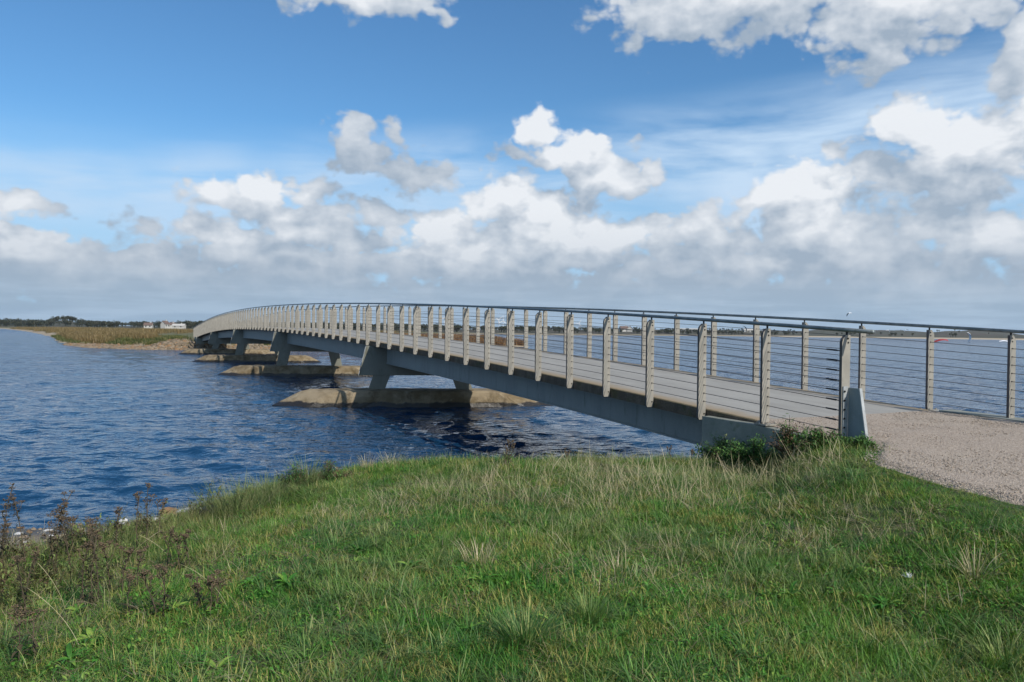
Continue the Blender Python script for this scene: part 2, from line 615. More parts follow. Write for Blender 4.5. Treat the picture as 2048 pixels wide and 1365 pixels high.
def path_left(s):
    wob = .10 * (fbm(np.asarray(s) * 1.3, np.asarray(s) * 0 + 3.3, 4, 5) - .5) * 2 + .05 * (fbm(np.asarray(s) * 6, np.asarray(s) * 0 + 3.3, 3, 9) - .5)
    return np.interp(s, [-40, 0, 2.5, 3.4, 4.2, 4.9, 5.35, 5.6, 7.4], [-3.0, -1.6, -1.40, -1.36, -1.26, -1.02, -.45, -.02, .03]) + wob * np.clip((6 - np.asarray(s)) / 2, 0, 1)


def ground(X, Y):
    X = np.asarray(X, float); Y = np.asarray(Y, float)
    d = wl_dist(X, Y) + .25 * (fbm(X * .9, Y * .9, 3, 11) - .5)
    base = .90 + .012 * X + .07 * (fbm(X * .35, Y * .35, 3, 1) - .5) * 2 + .05 * (fbm(X * 1.6, Y * 1.6, 4, 2) - .5) * 2
    base = base - .40 * sstep(-X, .7, 4.4)
    s, n = SN(X, Y)
    pl = np.interp(s, [-40, 0, 3.4, 4.9, 5.35, 7.4], [-3.0, -1.6, -1.36, -1.02, -.45, -.10])
    bw = np.interp(s, [3.6, 5.4, 6.4], [2.2, 1.5, .5])
    k = sstep((n - pl) / bw, -1.0, .0) * sstep(s, 8.6, 8.2)
    k = k * (1 - .95 * sstep(s, 5.5, 7.4) * sstep(n, .26, .06))
    base = base - .06 * sstep(s, 5.0, 7.0) * sstep(n, -.1, -.5) * sstep(n, -2.2, -1.4)
    base = base * (1 - k) + (path_z(s) - .035) * k
    base = base - .7 * sstep(n, 3.72, 4.6) * sstep(s, -14, -8)
    wdt = np.interp(X, [-6, -4.6, -3.6, -2.5, 4, 7, 9], [4.6, 4.0, 2.7, 1.7, 1.7, 2.2, 1.8])
    prof = sstep(d / wdt) * .75 + np.clip(d / wdt, 0, 1) * .25
    h = np.where(d > 0, base * prof, np.maximum(d * .45, -1.6))
    return h


def spread(lo, hi, flo, fhi, step, grow=1.12):
    c = list(np.arange(flo, fhi + 1e-6, step))
    a, st = flo, step
    while a > lo:
        st *= grow; a -= st; c.insert(0, a)
    b, st = fhi, step
    while b < hi:
        st *= grow; b += st; c.append(b)
    return np.array(c)


gx = spread(-400, 60, -9, 12, .1)
gy = spread(-120, 16, 1.5, 14, .1)
XX, YY = np.meshgrid(gx, gy)
ZZ = ground(XX, YY)
dd = wl_dist(XX, YY)
keep = (dd[:-1, :-1] > -3.2)


def mat_ground():
    m, t, p, out = material('bank_soil_and_sward')
    src = t.node('ShaderNodeNewGeometry').outputs['Position']
    x, y, z = t.sep(src)
    n = t.noise(src, .9, 6, .6)
    f = t.noise(src, 22, 5, .7)
    col = t.mix(t.ramp(n, .35, .65), (.045, .095, .018, 1), (.10, .13, .03, 1))
    col = t.mix(t.math('MULTIPLY', t.ramp(f, .4, .65), .7), col, (.028, .026, .012, 1))
    zz = t.math('ADD', z, t.math('MULTIPLY', t.math('SUBTRACT', n, .5), .15))
    sand = t.ramp(zz, .20, .32, 1, 0)
    sc = t.mix(t.ramp(t.noise(src, 16, 5, .7), .35, .65), (.13, .10, .07, 1), (.30, .25, .19, 1))
    col = t.mix(sand, col, sc)
    wet = t.ramp(z, .02, .07, 1, 0)
    col = t.mix(t.math('MULTIPLY', wet, .8), col, (.04, .032, .022, 1))
    t.put(p.inputs['Base Color'], col)
    t.put(p.inputs['Roughness'], t.ramp(wet, 0, 1, .95, .4))
    bump(t, p, f, .9, .03)
    return m


M_ground = mat_ground()
go_ = mesh_obj('ground', grid_mesh('ground', XX, YY, ZZ, keep=keep), M_ground)
tag(go_, 'grassy river bank sloping to the water in the foreground', kind='structure')


# gravel path
def mat_gravel():
    m, t, p, out = material('path_gravel')
    src = t.node('ShaderNodeNewGeometry').outputs['Position']
    vo = t.node('ShaderNodeTexVoronoi')
    t.put(vo.inputs['Vector'], t.mapping(src, (1, 1, .3)))
    vo.inputs['Scale'].default_value = 85
    vr = t.sep(vo.outputs['Color'])[0]
    n = t.noise(src, 1.2, 6, .6)
    f = t.noise(src, 26, 5, .7)
    col = t.mix(vr, (.25, .195, .15, 1), (.55, .46, .37, 1))
    col = t.mix(t.math('MULTIPLY', t.ramp(f, .4, .6), .5), col, (.30, .24, .185, 1))
    col = t.mix(t.math('MULTIPLY', t.ramp(n, .4, .7), .3), col, (.42, .36, .29, 1))
    t.put(p.inputs['Base Color'], col)
    p.inputs['Roughness'].default_value = .95
    bump(t, p, t.math('ADD', t.math('MULTIPLY', vo.outputs['Distance'], 1.0), f), .8, .012)
    return m


M_gravel = mat_gravel()
ss = np.concatenate([np.arange(-30, -6, .6), np.arange(-6, 7.46, .07)])
nn = np.linspace(0, 1, 90)
SS, TT = np.meshgrid(ss, nn)
NL = path_left(SS)
NN_ = NL + (3.44 - NL) * TT
PZ = path_z(SS) + .012 * (fbm(SS * 3, NN_ * 3, 4, 21) - .5) * 2 + .006
PZ = PZ - .05 * sstep(TT, .04, 0) 
PX = SS * DX + (NN_ + OFF) * NX
PY = SS * DY + (NN_ + OFF) * NY
pth = mesh_obj('path', grid_mesh('path', PX, PY, PZ), M_gravel)
tag(pth, 'pinkish gravel path leading onto the bridge', kind='structure')


def at(px, py, zadd=0.0):
    """where the sight line through a photo pixel meets the near ground"""
    u, v = ray(px, py)
    ys = np.linspace(2.2, 16, 1400)
    zz = EYE + v * ys - zadd
    hit = np.nonzero(zz <= np.maximum(ground(u * ys, ys), 0))[0]
    Y = ys[hit[0]] if len(hit) else 10.0
    return float(u * Y), float(Y), float(ground(u * Y, Y))


# ------------------------------------------------------------------ water
def wave_field(X, Y, cell):
    r = np.random.default_rng(3)
    Z = np.zeros_like(X)
    for i in range(54):
        lam = .24 * (6.0 / .24) ** (i / 53.0)
        ang = R(84) + r.normal(0, .52)
        k = 2 * math.pi / lam
        amp = .0078 * lam * (.6 + .8 * r.random()) * (1.0 if lam < .8 else (.8 / lam) ** 1.25)
        ph = r.random() * 6.28
        fade = np.clip((lam / cell - 2.2) / 2.0, 0, 1)
        arg = k * (X * math.cos(ang) + Y * math.sin(ang)) + ph + 1.1 * np.sin(X * .37 / lam ** .5 + i) + .9 * np.sin(Y * .23 / lam ** .5 + X * .11 + 2 * i)
        sw = np.sin(arg)
        Z += amp * fade * (sw - .22 * np.cos(2 * arg))
    gust = .72 + .38 * fbm(X * .09 + 50, Y * .16 + 50, 3, 31)
    return Z * gust


rr = [0.0, 3.0, 5.0, 6.5]
while rr[-1] < 4300:
    rr.append(rr[-1] * 1.0068 + .0)
rr = np.array(rr)
th_f = np.linspace(R(-46), R(46), 640)
th_c = np.linspace(R(46), R(314), 90)[1:-1]
th = np.concatenate([th_f, th_c, [R(314)]])
RR, TH = np.meshgrid(rr, th, indexing='ij')
WX, WY = RR * np.sin(TH), RR * np.cos(TH)
cellw = np.maximum(RR * .0068, .045)
WZ = wave_field(WX, WY, cellw)
fine_w = np.broadcast_to((np.abs(((TH + math.pi) % (2 * math.pi)) - math.pi) <= R(46.01)), WX.shape)
WZ = np.where(fine_w, WZ, 0) * sstep(RR, 4, 7)
edge = sstep(wl_dist(WX, WY), 0.0, -1.4) * .75 + .25
WZ = WZ * np.where(RR < 60, edge, 1) * sstep(RR, 900, 150)
wo_ = mesh_obj('water', grid_mesh('water', WX, WY, WZ), M_water)
tag(wo_, 'rippled dark blue river and lagoon water', kind='structure')

# ------------------------------------------------------------------ the footbridge
BR = empty('footbridge', (OFF * NX, OFF * NY, 0), math.atan2(DY, DX))
tag(BR, 'long arched grey pedestrian bridge with wire railings crossing the water', 'footbridge')


def L(s, n, z):
    return (s, -n, z)                          # the bridge's own coordinates


stations = [6.9 + i * .8 for i in range(int((98.5 - 6.9) / .8) + 1)]
stations[0] = 7.45
E0, E1 = .05, WID - .05
# deck slab: top sheet and sides
for nm, s0, s1 in (('deck_slab', 7.45, 98.6),):
    st = np.linspace(s0, s1, 150)
    b = MB()
    rings = []
    for s in st:
        z = rail_z(s) - DECK_H
        rings.append([L(s, E0, z - SLAB_T), L(s, E0, z - .012), L(s, E0 + .012, z), L(s, E1 - .012, z), L(s, E1, z - .012), L(s, E1, z - SLAB_T)])
    b.loft(rings)
    me = b.mesh('deck_slab')
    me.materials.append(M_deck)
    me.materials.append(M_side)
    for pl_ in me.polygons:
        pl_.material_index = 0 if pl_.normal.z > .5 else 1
    mesh_obj('deck_slab', me, None, BR)
    # pale metal joint where the slab meets the gravel
    b = MB()
    zj = rail_z(7.45) - DECK_H
    b.box(7.37, 7.447, -E1, -E0, zj - .12, zj + .006)
    b.build('deck_joint', M_plate, BR)

# girders under the slab, span by span
PIERS = [25.2, 43.0, 60.8, 78.6]
SK = math.atan2(-.337, .949)                   # piers are set askew, in line with the current


def gird_depth(s):
    return .485 + .14 * (1 - ((s - 52) / 44) ** 2)


for gn, thick in ((.50, .30), (WID - .80, .30)):
    marks = [S_NEAR - .15] + PIERS + [S_FAR + .15]
    for k in range(5):
        a, c = marks[k], marks[k + 1]
        sh = -.337 / .949 * (gn + .15 + .1)
        a2 = a + (sh + .19 if k > 0 else 0)
        c2 = c + (sh - .19 if k < 4 else 0)
        b = MB()
        rings = []
        for s in np.linspace(a2, c2, 14):
            z = rail_z(s) - DECK_H - SLAB_T - .003
            d = gird_depth(s)
            n0, n1 = gn, gn + thick
            rings.append([L(s, n0, z), L(s, n0, z - d + .03), L(s, n0 - .025, z - d + .03), L(s, n0 - .025, z - d), L(s, n1 + .025, z - d), L(s, n1 + .025, z - d + .03), L(s, n1, z - d + .03), L(s, n1, z)])
        b.loft(rings)
        b.build('girder', M_girder, BR)

# piers
EW, EH_ = 1 / math.hypot(1, .12), .12 / math.hypot(1, .12)
for s_i, zb in zip(PIERS, (1.0, 1.29, 1.37, 1.03)):
    ed = Vector((EW * DX + EH_ * DY, -(EW * NX + EH_ * NY), 0))          # along the pier, in bridge coordinates
    qd = Vector((-EH_ * DX + EW * DY, -(-EH_ * NX + EW * NY), 0))
    c0 = Vector((s_i, 0, 0)) + ed * 1.75

    def PL(t, q, z):
        v = c0 + ed * t + qd * q
        return (v.x, v.y, z)

    def top_at(t):
        v = c0 + ed * t
        return rail_z(v.x) - DECK_H - SLAB_T - .004
    b = MB()
    rings = []
    for q in (-.17, .17):
        rings.append([PL(-2.03, q, zb), PL(2.03, q, zb), PL(1.80, q, top_at(1.8)), PL(-1.80, q, top_at(-1.8))])
    b.loft(rings)
    beam = b.build('cross_beam', M_frame, BR)
    for sg in (-1, 1):
        b = MB()
        o1 = .022 * sg
        rings = []
        for q in (-.215, .215):
            rings.append([PL(sg * 2.033, q, zb - .01), PL(sg * 1.803, q, top_at(1.8 * sg) - .003), PL(sg * 1.803 + o1, q, top_at(1.8 * sg) - .003), PL(sg * 2.033 + o1, q, zb - .01)])
        b.loft(rings)
        b.build('end_plate', M_plate, beam)
        b = MB()
        ti, to = 1.02, 1.57
        bi, bo = 1.20, 1.74
        rings = []
        for q in (-.14, .14):
            rings.append([PL(sg * ti, q, zb - .003), PL(sg * to, q, zb - .003), PL(sg * bo, q, .50), PL(sg * bi, q, .50)])
        b.loft(rings)
        b.build('leg', M_frame, beam)
    # boat-shaped concrete footing with worn edges
    rngp = np.random.default_rng(int(s_i))
    b = MB()
    rings = []
    SC = -.12
    NS = 60
    zl = [(-.5, 1.06), (0.0, 1.0), (.12, .975), (.34, .95), (.46, .92), (.515, .82), (.53, .6), (.532, .25)]
    tl = np.linspace(-1, 1, NS)
    for z_, wk in zl:
        half = 4.72 - 1.05 * max(z_, 0) / .53 - (.15 if z_ > .5 else 0)
        ring = []
        for side in (-1, 1):
            seq = tl if side < 0 else tl[::-1]
            for tt in seq:
                t = tt * half
                taper = min(1.0, (half - abs(t)) / 1.15) ** .8 if half - abs(t) < 1.15 else 1.0
                hw = .74 * wk * max(taper, .03)
                nz = (mnoise.noise(Vector((t * .9 + s_i, side * 3, z_ * 3))) * .05 + mnoise.noise(Vector((t * 4 + s_i, side * 3, z_ * 9))) * .02)
                zz_ = z_ + (mnoise.noise(Vector((t * 1.3, s_i, side))) * .015 if z_ > .3 else 0)
                ring.append(PL(SC + t, side * (hw + nz * (1 if taper > .3 else .3)), zz_))
        rings.append(ring)
    b.loft(rings)
    b.build('footing', M_foot, BR, smooth=False)

# abutments
zt0 = rail_z(S_NEAR) - DECK_H - SLAB_T
b = MB()
rings = []
for s in (5.75, 6.9, 7.34, S_NEAR):
    zt = rail_z(s) - DECK_H - (.03 if s < 7.4 else SLAB_T + .004)
    rings.append([L(s, -.10, -.6), L(s, -.10, zt + (.085 if s >= 7.4 else 0)), L(s, .043, zt + (.085 if s >= 7.4 else 0)), L(s, .047, zt), L(s, .3, zt - .1), L(s, .3, -.6)])
b.loft(rings)
b.build('abutment', M_abut, BR)
b = MB()
b.box(7.6, S_NEAR - .01, -(WID - .31), -.31, -.6, zt0 - .02)
b.build('abutment_wall', M_abut, BR)
b = MB()
rings = []
for s in (5.0, 6.9, 7.34, S_NEAR):
    zt = rail_z(s) - DECK_H - (.02 if s < 7.4 else SLAB_T + .004)
    rings.append([L(s, WID - .3, -.6), L(s, WID - .3, zt - .1), L(s, WID - .12 if s < 7.4 else WID - .047, zt), L(s, WID + .17, zt), L(s, WID + .17, -.6)])
b.loft(rings)
b.build('abutment', M_abut, BR)
b = MB()
ztf = rail_z(S_FAR) - DECK_H - SLAB_T
b.box(S_FAR, S_FAR + 2.6, -WID - .1, .10, -.6, ztf - .006)
b.build('abutment', M_abut, BR)


# railing posts
def post_mesh(side, short=False, plain=False):
    """a flat plate on edge; local origin on the handrail's centre line; side -1 left rail, +1 right rail"""
    o = side
    top = -.055
    bot = -1.243 if short else -1.385
    if plain: bot = -1.33
    pr = [(.040 * -o, top), (.040 * -o, bot + .03), (.030 * -o, bot), (.072 * o, bot - .0), (.088 * o, bot + .02), (.088 * o, top - .085), (.079 * o, top - .05), (.038 * o, top - .008), (.026 * o, top)]
    b = MB()
    b.loft([[(x, -n, z) for n, z in pr] for x in (-.018, .018)])
    return b.mesh('railing_post')


def fittings_mesh(side):
    b = MB()
    for k in range(9):
        z = -.236 - .1118 * k
        b.tube([(-.030, 0, z), (.030, 0, z)], .0085, 6)
    return b.mesh('cable_fitting')


def bolts_mesh(side, low=True):
    b = MB()
    for z, n in ((-.095, .0), (-.14, .004 * side)) + (((-1.305, .01 * side),) if low else ()):
        b.tube([(-.024, -n, z), (.024, -n, z)], .011, 6)
    return b.mesh('bolt')


M_L, M_R = post_mesh(-1), post_mesh(1)
M_Ls, M_Rs, M_Lp = post_mesh(-1, True), post_mesh(1, True), post_mesh(-1, True, True)
F_L, F_R = fittings_mesh(-1), fittings_mesh(1)
B_L, B_Ls = bolts_mesh(1), bolts_mesh(1, False)
M_edge_shade = weathered('painted_shade_edge', (.085, .075, .075), (.13, .12, .115), (.06, .045, .04), 6, .7, .1, .15, .002, coord='World')  # darker colour on the posts' narrow faces, painting in their shade
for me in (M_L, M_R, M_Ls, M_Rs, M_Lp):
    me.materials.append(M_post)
    me.materials.append(M_edge_shade)
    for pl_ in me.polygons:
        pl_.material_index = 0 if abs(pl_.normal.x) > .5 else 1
for me in (F_L, F_R, B_L, B_Ls): me.materials.append(M_dark)
b = MB()
b.tube([(0, 0, -.075), (0, 0, -.015)], .012, 8)
stub_me = b.mesh('rail_stub'); stub_me.materials.append(M_dark)
b = MB()
b.box(-.10, .10, -.11, .10, -1.262, -1.243)
for bx in (-.07, .07):
    for by in (-.08, .07):
        b.tube([(bx, by, -1.243), (bx, by, -1.222)], .013, 6)
base_me = b.mesh('base_plate'); base_me.materials.append(M_post)

SP = 1.196
SL = [6.07 + SP * i for i in range(80)]
SR = [6.42 + SP * i for i in range(-2, 80)]
SL = [s for s in SL if s < 101]
SR = [s for s in SR if s < 101]
for side, lst, n0 in ((-1, SL, 0.0), (1, SR, WID)):
    for i, s in enumerate(lst):
        z = rail_z(s)
        onab = s < 8.0 or s > 98.4
        first = side < 0 and i == 0
        me = (M_Lp if first else M_Ls if onab else M_L) if side < 0 else (M_Rs if onab else M_R)
        po = mesh_obj('railing_post', me, None, BR, L(s, n0, z))
        if first:
            po['label'] = 'end post of the near railing, without wire holes'
        so = mesh_obj('rail_stub', stub_me, None, po)
        if s < 60:
            tag(mesh_obj('bolt', B_Ls if onab else B_L, None, po), kind='stuff')
            if not first:
                tag(mesh_obj('cable_fitting', F_L, None, po), kind='stuff')
        if onab and not first:
            mesh_obj('base_plate', base_me, None, po)

# handrails and wires
for side, n0, s0, s1 in ((-1, 0.0, 5.72, 100.9), (1, WID, 3.2, 100.9)):
    st = np.arange(s0, s1, SP / 2)
    b = MB()
    b.tube([L(s, n0, rail_z(s)) for s in st], .0245, 10)
    b.build('handrail', M_rail, BR, smooth=True)
    lst = SL if side < 0 else SR
    for k in range(9):
        zz_ = -.236 - .1118 * k
        b = MB()
        pts = [L(s + (.0 if i else .05 if side < 0 else 0), n0, rail_z(s) + zz_) for i, s in enumerate(lst)]
        b.tube(pts, .0042, 4)
        b.build('wire', M_cable, BR)
    if side < 0:
        for k in range(9):
            zz_ = -.236 - .1118 * k
            s = lst[0]
            b = MB()
            dz = rail_z(s + .3) - rail_z(s)
            b.tube([L(s + .02, n0, rail_z(s) + zz_), L(s + .12, n0, rail_z(s) + zz_ + dz * .35), L(s + .13, n0, rail_z(s) + zz_ + dz * .4), L(s + .27, n0, rail_z(s) + zz_ + dz * .9)], [.006, .006, .011, .009], 6)
            b.build('turnbuckle', M_dark, BR)

# brace plate behind the left end post
s = SL[0]
zg = rail_z(s) - 1.36
b = MB()
b.loft([[L(s - .035, q, zg), L(s - .30, q, zg), L(s - .175, q, zg + .72), L(s - .035, q, zg + .72)] for q in (.0, .012)])
br_ = b.build('brace_plate', M_brace, BR)
b = MB()
b.loft([[L(s - .305, q, zg), L(s - .318, q, zg + .003), L(s - .193, q, zg + .722), L(s - .180, q, zg + .722)] for q in (-.014, .026)])
b.build('flange', M_plate, br_)
b = MB()
b.box(s - .034, s - .022, .0, .075, zg + .02, zg + .735)
b.build('mounting_strip', M_plate, br_)
b = MB()
for k in range(7):
    b.tube([(s - .045, .062, zg + .08 + k * .1), (s - .012, .062, zg + .08 + k * .1)], .012, 6)
tag(b.build('bolt', M_dark, br_), kind='stuff')

# concrete kerb and a round dark pipe beside the right-hand end of the slab
b = MB()
rings = []
for s in np.linspace(-12, 7.33, 40):
    z = float(path_z(s)) + .022
    rings.append([L(s, WID - .16, z - .3), L(s, WID - .16, z), L(s, WID + .16, z), L(s, WID + .16, z - .3)])
bpy.context.view_layer.update()
kb = MB()
kb.loft([[W(p[0], -p[1], p[2]) for p in r] for r in rings])
tag(kb.build('kerb', M_abut), 'low concrete kerb along the right edge of the gravel path', 'kerb')
b = MB()
p0 = [W(7.0 - t * .55, 3.06 + .16 * t, rail_z(7.0) - DECK_H + .01 - .03 * t) for t in (0, .3, .6, 1.0)]
b.tube(p0, [.026, .030, .030, .028], 10)
tag(b.build('pipe', M_dark, smooth=True), 'short dark pipe lying at the right edge of the bridge deck', 'pipe')

#@@PART2@@
# ------------------------------------------------------------------ vegetation near the camera
def add_leafy(m_name, c1, c2, c3, dry=0.0, trans=.25, rough=.55, world_scale=.8, c3lo=.52):
    """leaf and blade material: colour varies from plant to plant and in wide patches over the ground"""
    m, t, p, out = material(m_name)
    geo = t.node('ShaderNodeNewGeometry')
    oi = t.node('ShaderNodeObjectInfo')
    src = geo.outputs['Position']
    n = t.noise(src, world_scale, 4, .6)
    n2 = t.noise(t.mapping(src, (1, 1, 1), loc=(5, 3, 1)), 2.6, 4, .65)
    isl = geo.outputs['Random Per Island']
    col = t.mix(t.ramp(t.math('ADD', n, t.math('MULTIPLY', t.math('SUBTRACT', oi.outputs['Random'], .5), .35)), .38, .62), (*c1, 1), (*c2, 1))
    f3 = t.math('ADD', n2, t.math('MULTIPLY', t.math('SUBTRACT', isl, .5), .40))
    col = t.mix(t.ramp(f3, c3lo, c3lo + .14), col, (*c3, 1))
    v = t.math('ADD', t.math('MULTIPLY', isl, .7), .65)
    col = t.vmath('SCALE', col, scale=v)
    t.put(p.inputs['Base Color'], col)
    p.inputs['Roughness'].default_value = rough
    p.inputs['Specular IOR Level'].default_value = .35
    if trans > 0:
        tr = t.node('ShaderNodeBsdfTranslucent')
        t.put(tr.inputs[0], t.vmath('MULTIPLY', col, (1.15, 1.25, .6)))
        mx = t.node('ShaderNodeMixShader')
        mx.inputs[0].default_value = trans
        t.l.new(p.outputs[0], mx.inputs[1])
        t.l.new(tr.outputs[0], mx.inputs[2])
        t.l.new(mx.outputs[0], out.inputs[0])
    return m


G_short = add_leafy('short_grass_blades', (.045, .180, .024), (.130, .275, .038), (.31, .29, .085))
G_long = add_leafy('long_grass_blades', (.085, .19, .050), (.15, .235, .062), (.27, .30, .11))
G_dry = add_leafy('dry_grass_stalks', (.40, .35, .20), (.30, .31, .15), (.50, .42, .29), trans=.15)
G_leaf = add_leafy('low_broad_leaves', (.055, .20, .024), (.10, .28, .036), (.18, .28, .05), world_scale=2)
G_bank = add_leafy('bank_grass_blades', (.13, .21, .05), (.23, .25, .085), (.33, .29, .15))
G_litter = add_leafy('dead_grass_litter', (.20, .15, .085), (.13, .12, .06), (.26, .21, .13), trans=0)


def blade(b, x, y, h, w, az, lean, curl, z0=-.01, segs=3, twist=0.0):
    """one tapering, bending blade of grass"""
    dx_, dy_ = math.cos(az), math.sin(az)
    pts = []
    px, py, pz = x, y, z0
    a = lean
    st = h / segs
    for i in range(segs + 1):
        pts.append((px, py, pz))
        px += dx_ * math.sin(a) * st
        py += dy_ * math.sin(a) * st
        pz += math.cos(a) * st
        a += curl / segs
    i0 = len(b.v)
    for i, (qx, qy, qz) in enumerate(pts[:-1]):
        ww = w * (1 - (i / segs) ** 1.6 * .55) * .5
        tw = az + math.pi / 2 + twist * i
        b.v += [(qx - math.cos(tw) * ww, qy - math.sin(tw) * ww, qz), (qx + math.cos(tw) * ww, qy + math.sin(tw) * ww, qz)]
    b.v.append(pts[-1])
    for i in range(segs - 1):
        k = i0 + 2 * i
        b.f.append((k, k + 1, k + 3, k + 2))
    k = i0 + 2 * (segs - 1)
    b.f.append((k, k + 1, k + 2))


def plain_mesh(b, name, m, smooth=False):
    me = bpy.data.meshes.new(name)
    me.from_pydata(b.v, [], b.f)
    me.update()
    me.materials.append(m)
    if smooth:
        me.polygons.foreach_set('use_smooth', [True] * len(me.polygons))
    return me


U = random.uniform
protos = {}


def proto(kind, n, fn, m):
    c = bpy.data.collections.new('sprigs_' + kind)
    for i in range(n):
        b = MB()
        fn(b)
        o = bpy.data.objects.new('sprig_%s' % kind, plain_mesh(b, 'sprig_' + kind, m))
        c.objects.link(o)
    protos[kind] = c


def short_tuft(b):
    for _ in range(22):
        r_, a_ = .065 * math.sqrt(random.random()), U(0, 6.28)
        blade(b, r_ * math.cos(a_), r_ * math.sin(a_), U(.04, .105), U(.0022, .0045), U(0, 6.28), U(.35, 1.4), U(-.1, 1.1), segs=3)


def long_tuft(b):
    for _ in range(22):
        r_, a_ = .035 * math.sqrt(random.random()), U(0, 6.28)
        blade(b, r_ * math.cos(a_), r_ * math.sin(a_), U(.10, .24), U(.0032, .0065), a_ + U(-.6, .6), U(.25, .95), U(.6, 1.9), segs=5)


def dry_tuft(b):
    base = U(0, 6.28)
    for _ in range(random.randint(2, 6)):
        r_, a_ = .09 * math.sqrt(random.random()), U(0, 6.28)
        az_ = base + U(-1.3, 1.3)
        blade(b, r_ * math.cos(a_), r_ * math.sin(a_), U(.12, .32), U(.0018, .0030), az_, U(.2, 1.25), U(-.3, 1.2), segs=4)


def leaf_at(b, x, y, z, L_, w_, az, tilt, seg=4, droop=.8):
    """an ovate leaf with a slight fold and droop"""
    i0 = len(b.v)
    a = tilt
    px, pz = 0.0, z
    prof = [.12, .8, 1.0, .72, .0][:seg + 1]
    ca, sa = math.cos(az), math.sin(az)
    for i in range(seg + 1):
        hw = w_ * .5 * prof[i]
        for s_ in (-1, 0, 1):
            up = abs(s_) * hw * .35
            b.v.append((x + ca * px - sa * s_ * hw, y + sa * px + ca * s_ * hw, pz + up))
        px += math.cos(a) * L_ / seg
        pz += math.sin(a) * L_ / seg
        a -= droop / seg
    for i in range(seg):
        for j in (0, 1):
            k = i0 + i * 3 + j
            b.f.append((k, k + 1, k + 4, k + 3))


def leaf_sprig(b):
    for _ in range(random.randint(7, 11)):
        r_, a_ = .05 * math.sqrt(random.random()), U(0, 6.28)
        leaf_at(b, r_ * math.cos(a_), r_ * math.sin(a_), U(.005, .045), U(.02, .045), U(.010, .020), U(0, 6.28), U(.1, .9))


def rosette(b):
    n = random.randint(7, 10)
    for i in range(n):
        leaf_at(b, 0, 0, .01, U(.09, .17), U(.022, .036), i * 6.28 / n + U(-.3, .3), U(.4, .95), droop=1.2)


def litter(b):
    for _ in range(9):
        blade(b, U(-.08, .08), U(-.08, .08), U(.06, .20), U(.0018, .003), U(0, 6.28), U(1.2, 1.5), U(-.2, .3), z0=U(.005, .04), segs=3)


def bank_tuft(b):
    for _ in range(26):
        r_, a_ = .05 * math.sqrt(random.random()), U(0, 6.28)
        blade(b, r_ * math.cos(a_), r_ * math.sin(a_), U(.10, .30), U(.0025, .0045), a_ + U(-.8, .8), U(.05, .6), U(.2, 1.5), segs=4)


proto('short', 10, short_tuft, G_short)
proto('long', 8, long_tuft, G_long)
proto('dry', 12, dry_tuft, G_dry)
proto('leafy', 8, leaf_sprig, G_leaf)
proto('rosette', 5, rosette, G_leaf)
proto('litter', 8, litter, G_litter)
proto('bank', 8, bank_tuft, G_bank)


def brown_sprig(b):
    for _ in range(4):
        bx, by, hh = U(-.03, .03), U(-.03, .03), U(.08, .22)
        lx, ly = U(-.06, .06), U(-.06, .06)
        b.tube([(bx, by, -.01), (bx + lx * .4, by + ly * .4, hh * .5), (bx + lx, by + ly, hh)], [.0022, .0018, .001], 3, caps=False)
        for _ in range(9):
            f = U(.15, 1)
            leaf_at(b, bx + lx * f, by + ly * f, hh * f, U(.015, .04), U(.006, .014), U(0, 6.28), U(-.6, .9), droop=U(.5, 2.2))


G_brown = add_leafy('withered_leaves', (.085, .085, .030), (.11, .075, .038), (.13, .17, .045), trans=.1, world_scale=1.5, c3lo=.45)
proto('brown', 8, brown_sprig, G_brown)


